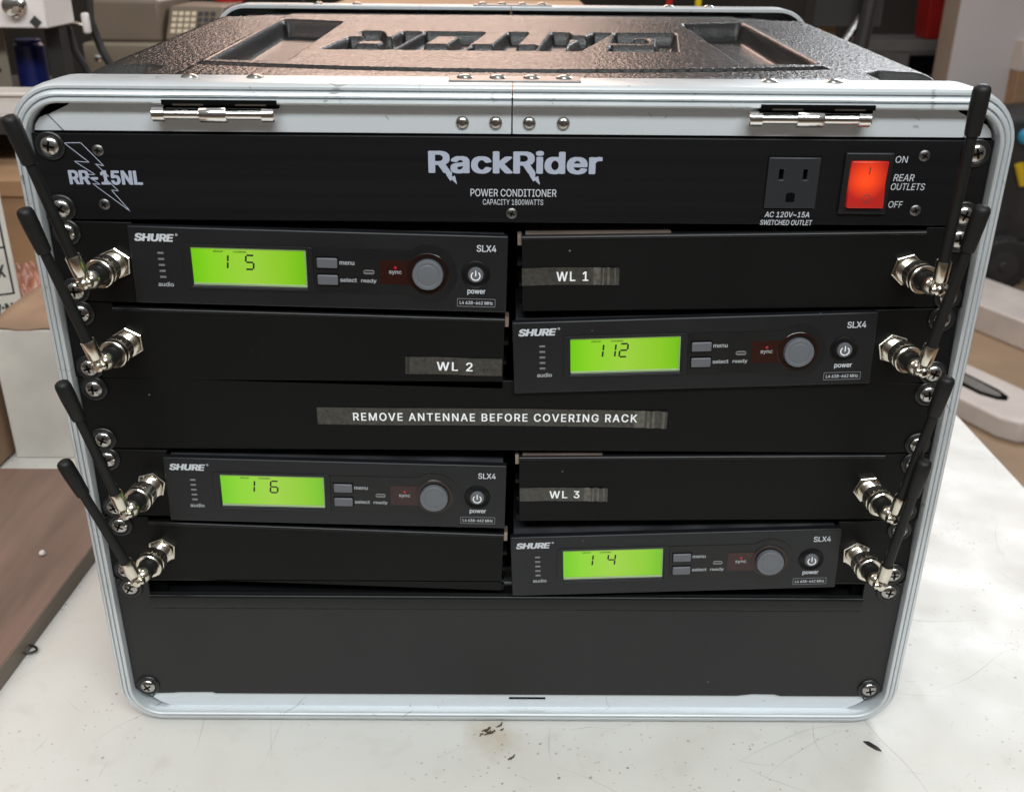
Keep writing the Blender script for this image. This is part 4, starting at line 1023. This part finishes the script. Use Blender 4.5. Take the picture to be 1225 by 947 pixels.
mb = MB(); mb.add([(w + 1, -d, 2), (w + 4, -d - 5, 4), (w + 2, -d - 2, h - 4), (w + 1, d * .5, 2), (w + 4, d * .5, 4), (w + 2, d * .5, h - 4)], [(0, 1, 2), (5, 4, 3), (0, 3, 4, 1), (1, 4, 5, 2), (2, 5, 3, 0)]); mb.build('flap', 'kraft', t)
t, w, d, h = carton('carton', 'tall cream carton with a black printed label behind the white ones', -682, -530, 466, 546, TABLE, 320, 'carton_white', rz=R(27))
pr_ = MB(); yl = -d - 0.4
for a, b_ in (((w - 60, 120), (w - 6, 120)), ((w - 60, 235), (w - 6, 235)), ((w - 6, 120), (w - 6, 235)), ((w - 60, 170), (w - 6, 170)), ((w - 60, 205), (w - 6, 205))): line(pr_, a, b_, 2.0, yl)
write(pr_, '2 31SX', w - 30, 145, 40, 14, yl, 0.03); write(pr_, 'FW:N', w - 24, 104, 30, 12, yl, 0.03)
for k in range(12): line(pr_, (w - 12 - k * 3.6, 178), (w - 12 - k * 3.6, 199), 1.0 + (k % 3) * 0.6, yl)
line(pr_, (w - 30, 214), (w - 10, 214), 4, yl); line(pr_, (w - 42, 225), (w - 10, 225), 4, yl)
pr_.build('label', 'print', t, smooth=0)

# copper coloured cloth heap behind the cartons, on a low brown crate
n = 60; vs = []; fs = []
for i in range(n):
    for j in range(n):
        u, v = i / (n - 1) - 0.5, j / (n - 1) - 0.5
        r_ = math.hypot(u, v)
        z = max(1.0, 122 * math.exp(-(r_ / 0.42) ** 4) + 11 * math.sin(u * 31 + 9 * v) * math.cos(v * 27 + 3 * u) * math.exp(-(r_ / .5) ** 4) + 7 * math.sin(u * 57 - 21 * v))
        vs.append((u * 190, v * 150, z))
for i in range(n - 1):
    for j in range(n - 1): fs.append((i * n + j, (i + 1) * n + j, (i + 1) * n + j + 1, i * n + j + 1))
mb = MB(); mb.add(vs, fs); cl = mb.build('cloth', 'copper', loc=(-540, 552, TABLE), smooth=80)
tag(cl, 'crumpled copper coloured cloth heaped behind the white carton', 'cloth')
so_ = cl.modifiers.new('thick', 'SOLIDIFY'); so_.thickness = 0.002

# shelving behind the bench at the left
sh = thing('shelf_rack', 'dim brown shelving behind the bench at the left, holding tray and can', 'shelving', (-700, 950, FLOOR))
zf = -FLOOR
for zz_, m_ in ((150, 'wood'), (212, 'dark')):
    MB().box(-380, 180 if zz_ == 150 else 100, -240 if zz_ == 150 else -170, 250, zf + zz_, zf + zz_ + 20).build('board', m_, sh, bevel=1)
MB().box(-380, 180, -236, -200, zf + 60, zf + 149).build('apron', 'wood', sh, bevel=1)
MB().box(-380, 180, 200, 240, 0, zf + 149).build('back_panel', 'dark', sh)
for x in (-370, 150): MB().box(x, x + 30, -195, -165, 0, zf + 149).build('leg', 'dark', sh)
tr = MB(); tr.plate([0, 4, 196, 200], [0, 3, 32, 35], set(), 0, 4)
tr = MB(); tr.box(-110, 70, -25, 25, 0, 3); tr.box(-110, 70, -25, -22, 3, 30); tr.box(-110, 70, 22, 25, 3, 30); tr.box(-110, -107, -22, 22, 3, 30); tr.box(67, 70, -22, 22, 3, 30); tr.box(-114, 74, -29, -25, 26, 30)
tag(tr.build('tray', 'plastic_white', loc=(-655, 815, 232.1), bevel=1), 'shallow pinkish white tray on the shelf below the blue can', 'tray')
cn = MB(); cn.lathe((0, 0, 0), (0, 0, 1), [(0, 19), (2, 21), (66, 21), (70, 18), (74, 18), (75, 16)], 32)
tag(cn.build('can', 'blue', loc=(-688, 1000, 232.1)), 'dark blue can standing on the dim shelf at upper left', 'can')
ps = MB()
ps.plate([0, 8, 14, 22, 28, 40], [0] + sum([[k * 14 + 5, k * 14 + 11] for k in range(7)], []) + [104], {(c, 2 * k + 1) for k in range(7) for c in ((1,) if k % 2 else (3,))}, 0, 2)
tag(ps.build('perforated_strip', 'beige', loc=(-742, 960, 232.1)), 'beige perforated metal strip left of the blue can', 'metal strip')
jb = thing('junction_box', 'white metal box with a chrome knob above the blue can', 'junction box', (-680, 930, 329))
MB().box(-90, 68, -30, 60, 0, 130).build('body', 'enamel', jb, bevel=2)
MB().lathe((31, -30, 28), (0, -1, 0), [(0, 15), (2, 15), (3, 11), (9, 11), (14, 13), (18, 11), (20, 5)], 28).build('knob', 'chrome', jb)
mb = MB(); mb.prism([(59, 8), (51, 16), (43, 8), (51, 0)][::-1] if False else [(45, 8), (53, 16), (61, 8), (53, 0)], -32, -30.1); mb.build('badge', 'char', jb, bevel=0.5)
MB().box(-80, -60, 0, 50, -96.9, -0.1).build('bracket', 'dark', jb); MB().box(40, 60, 20, 50, -96.9, -0.1).build('bracket', 'dark', jb)
for lab, pts, rad, m_ in (('black cable hanging left of the beige machine, nearest the can', [(-640, 1010, 400), (-632, 1010, 330), (-628, 1012, 290), (-612, 1012, 258), (-606, 1012, 232)], 5, 'dark'),
                      ('black cable curving down beside the beige machine', [(-600, 1040, 420), (-610, 1040, 330), (-600, 1040, 290), (-588, 1040, 262), (-585, 1040, 232)], 6, 'dark')):
    t = thing('cable', lab, 'cable', pts[-1], group='cables hanging behind the case')
    P0 = Vector(pts[-1]); MB().tube([Vector(p) - P0 for p in pts], rad, 10).build('cord', m_, t)
    a_ = Vector(pts[1]) - P0
    if 'nearest' in lab:
        MB().lathe(a_ + Vector((-2, -12, 0)), (1, 0, -0.15), [(0, 4), (2, 5), (12, 5), (13, 3.5), (24, 3.5), (30, 3)], 16).build('plug', 'nickel', t)
        MB().box(a_.x + 26, a_.x + 36, a_.y - 14, a_.y - 4, a_.z - 16, a_.z + 12).build('connector', 'enamel', t, bevel=3)
    else:
        MB().lathe((-16, -12, 46), (0, -1, 0), [(0, 4), (1, 5.5), (5, 5.5), (8, 3)], 16).build('plug', 'chrome', t)

# bench along the back with a beige machine, a wooden box, bottles
bb = thing('back_counter', 'dark counter along the back of the shop carrying the beige machine', 'counter', (-100, 1600, FLOOR))
MB().box(-700, 900, -320, 350, zf + 150, zf + 188).build('top', 'dark', bb, bevel=2)
MB().box(-690, 890, -290, 340, 0, zf + 149).build('cabinet', 'dark', bb)
mc = thing('office_machine', 'beige office machine with a cream key grid on a dark counter', 'office machine', (-615, 1400, 188.1))
MB().box(-122, 36, -90, 160, 0, 84).build('body', 'beige', mc, bevel=5)
MB().box(38, 118, -88, 160, 0, 84).build('side_body', 'beige', mc, bevel=5)
MB().box(-112, 12, -70, 120, 84.2, 152).build('top_box', 'beige_dark', mc, bevel=5)
mb = MB(); mb.prism_x([(-72, 92), (-30, 140), (110, 140), (110, 84.2), (-72, 84.2)], 18, 112); kp = mb.build('keypad', 'beige_dark', mc, bevel=3)
nrm = Vector((0, -48, 42)).normalized(); dirv = Vector((0, 42, 48)).normalized()
for m_, x0, nk in (('key', 30, 4), ('char', 74, 3)):
    kb = MB()
    for a_ in range(nk):
        for b_ in range(4):
            c = Vector((x0 + a_ * 11, -72, 92)) + dirv * (12 + b_ * 12) + nrm * 1.5
            e1 = Vector((4, 0, 0)); e2 = dirv * 4
            kb.add([c - e1 - e2, c + e1 - e2, c + e1 + e2, c - e1 + e2, c - e1 - e2 - nrm * 3, c + e1 - e2 - nrm * 3, c + e1 + e2 - nrm * 3, c - e1 + e2 - nrm * 3], [(0, 1, 2, 3), (0, 4, 5, 1), (1, 5, 6, 2), (2, 6, 7, 3), (3, 7, 4, 0)])
    kb.build('keys', m_, kp)
wb = thing('wooden_crate', 'pale wooden crate on the counter behind the middle of the case', 'crate', (-95, 1520, 188.1))
MB().box(-235, 235, -60, 150, 0, 139).build('body', 'wood', wb, bevel=2)
MB().box(-240, 240, -66, -61, 115, 139).build('rim', 'wood', wb, bevel=1); MB().box(-240, 240, -66, -61, 20, 60).build('slat', 'wood', wb, bevel=1)
kn = MB(); kn.lathe((0, 0, 0), (0, 0, 1), [(0, 24), (118, 24), (128, 20), (140, 26), (165, 26), (172, 16)], 24)
tag(kn.build('bottle', 'red', loc=(-530, 1520, 188.1)), 'red bottle standing beside the back left corner of the case', 'bottle')
st = MB(); st.tube([(0, 0, 0), (0, 0, 150), (4, 0, 240)], 6, 10); tag(st.build('stick', 'red', loc=(297, 1500, 188.1)), 'thin red stick standing behind the back edge of the case', 'stick')
st = MB(); st.tube([(0, 0, 0), (0, 0, 150), (1, 0, 240)], 6, 10); tag(st.build('stick', 'yellow', loc=(352, 1505, 188.1)), 'thin yellow stick standing behind the back edge of the case', 'stick')

tb = thing('tool_box', 'dark tool box with a metal latch on the counter left of the pale crate', 'tool box', (-420, 1480, 188.1))
MB().box(-75, 60, -40, 120, 0, 118).build('body', 'char', tb, bevel=5); MB().box(-20, 15, -44, -40.1, 70, 100).build('latch', 'steel', tb, bevel=1)
MB().tube([(-50, 20, 118), (-45, 20, 150), (30, 20, 150), (35, 20, 118)], 6, 8).build('handle', 'dark', tb)
dl = thing('drill', 'dark hand tool with an orange band on the counter behind the case', 'power tool', (250, 1430, 188.1))
MB().lathe((-60, 0, 100), (1, 0, 0.1), [(0, 20), (10, 30), (90, 30), (110, 22), (140, 12), (170, 5)], 20).build('body', 'char', dl)
MB().box(-40, 0, -16, 16, 0, 80).build('grip', 'dark', dl, bevel=6); MB().lathe((-20, 0, 104), (1, 0, 0.1), [(0, 31), (18, 31)], 20).build('band', 'wood', dl)
# folding stool behind the right rear corner: dark slanted legs and a wooden upright
sl = thing('folding_stand', 'dark folding stand with a wooden upright behind the right rear corner', 'stand', (600, 1350, 188.1 - 970.1))
MB().tube([(-60, 0, 0), (30, 0, 1240)], 14, 10).build('leg', 'dark', sl); MB().tube([(150, 30, 1330), (-30, 30, 1010)], 9, 10).build('brace', 'steel', sl)
MB().tube([(-110, 60, 1330), (-40, 60, 1100)], 9, 10).build('brace', 'dark', sl)
MB().box(-34, -10, 70, 95, 0, 1085).build('upright', 'wood', sl); MB().box(-60, 60, 40, 100, 1085.1, 1330).build('panel', 'dark', sl)

# right hand side of the shop
pt = thing('partition_board', 'tall pale lilac partition board with a tan edge at the right', 'partition', (1728, 3600, FLOOR))
MB().box(0, 1600, 0, 150, 0, 1800).build('panel', 'partition', pt, bevel=2)
MB().box(-2.6, -0.1, 2, 148, 0, 1798).build('edge_strip', 'partition_edge', pt)
po = thing('post', 'wooden post with a white cap before the pale partition at right', 'post', (1990, 3545, FLOOR))
MB().box(-22, 60, -20, 60, 0, 764).build('upright', 'wood', po, bevel=3); MB().box(-25, 63, -23, 63, 764.1, 877).build('cap', 'plastic_white', po, bevel=4)
gc = thing('storage_cabinet', 'dark storage cabinet in the dim back behind the right of the case', 'cabinet', (1500, 4300, FLOOR))
MB().box(-300, 700, -300, 400, 0, 560).build('body', 'dark', gc, bevel=4); MB().box(-200, -150, -304, -301, 60, 500).build('door', 'char', gc)
ct = thing('crate', 'grey ribbed plastic crate on the dark cabinet at upper right', 'crate', (1725, 4130, FLOOR + 560.1))
MB().box(-150, 330, 0, 300, 0, 260).build('body', 'greyp', ct, bevel=5)
MB().box(-156, 336, -12, -0.1, 215, 262).build('rim', 'greyp', ct, bevel=3)
for k in range(9): MB().box(-148 + k * 17, -140 + k * 17, -8, -0.1, 5, 214).build('rib', 'greyp', ct)
mb = MB(); mb.box(40, 180, -6, -0.1, 120, 200); mb.build('handle_slot', 'void', ct)
rb = thing('bin', 'red plastic bin standing on the grey crate at upper right', 'bin', (1915, 4260, FLOOR + 822.2))
mb = MB(); mb.lathe((0, 0, 0), (0, 0, 1), [(0, 95), (300, 120), (480, 128), (486, 134), (500, 134), (502, 122)], 4, R(45)); mb.build('body', 'red', rb, bevel=4, smooth=0)
MB().box(-40, 40, -100, -97, 380, 440).build('grip', 'void', rb)

mw = thing('lawn_mower', 'dark grey push mower with a knobbly wheel parked on the floor at right', 'mower', (1960, 3330, FLOOR))
mb = MB(); mb.prism([(-190, 170), (-285, 540), (-200, 640), (40, 660), (300, 620), (330, 170)], -120, 160); mb.build('deck', 'char', mw, bevel=25, segs=3)
def mwheel(x):
    wq = MB(); wq.lathe((x, -200, 105), (0, 1, 0), [(0, 60), (3, 95), (12, 104), (60, 104), (69, 95), (72, 60)], 40)
    for k in range(20):
        a = 2 * math.pi * k / 20; c = Vector((x + 103 * math.cos(a), -165, 105 + 103 * math.sin(a))); d_ = Vector((-math.sin(a), 0, math.cos(a))) * 9
        wq.tube([c - d_ + Vector((0, -26, 0)), c + d_ + Vector((0, 26, 0))], 6, 6)
    wo = wq.build('wheel', 'tyre', mw, smooth=40)
    MB().lathe((x, -201, 105), (0, -1, 0), [(0, 58), (2, 58), (4, 40), (4, 20), (14, 16), (14, 4)], 24).build('rim', 'char', wo)
mwheel(-90); mwheel(270)
MB().lathe((-90, -150, 582), (0, -1, 0), [(0, 26), (10, 30), (26, 26), (34, 12)], 20).build('cap', 'cyan', mw)
MB().tube([(-88, -150, 480), (-55, -150, 405)], 17, 12).build('grip', 'yellow', mw)

dv = Vector((0.41, -0.912, 0)); nv = Vector((0.912, 0.41, 0))
def slab(name, lab, cat, p, L0, L1, depth, h, m_, rnd=4):
    t = thing(name, lab, cat, (p[0], p[1], FLOOR), (0, 0, math.atan2(dv.y, dv.x)))
    return t
bm1 = slab('plank_box', 'long low white box lying on the brown floor before the mower', 'box', (1611, 2731), 0, 0, 0, 0, 0)
MB().box(-900, 700, 0, 260, 0, 95).build('body', 'plastic_white', bm1, bevel=6)
pl = slab('plastic_tray', 'white moulded tray with a dark oval opening on the floor right of the bench', 'tray', (1262, 2050), 0, 0, 0, 0, 0)
mb = MB(); mb.prism_z([(-600, 0), (150, 0), (200, 25), (215, 70), (205, 180), (150, 215), (-600, 215)], 0, 62); mb.build('body', 'plastic_white', pl, bevel=7, segs=2)
mb = MB(); mb.prism_z([(-160, 118), (-150, 88), (-120, 72), (20, 66), (66, 84), (82, 104), (66, 128), (20, 142), (-110, 148), (-150, 138)], 62.05, 64); mb.build('opening', 'void', pl)
mb = MB(); mb.prism_z([(-128, 116), (-118, 96), (-60, 86), (10, 82), (52, 98), (58, 110), (40, 122), (-60, 132), (-118, 134)], 64.1, 66); mb.build('insert', 'greyp', pl)
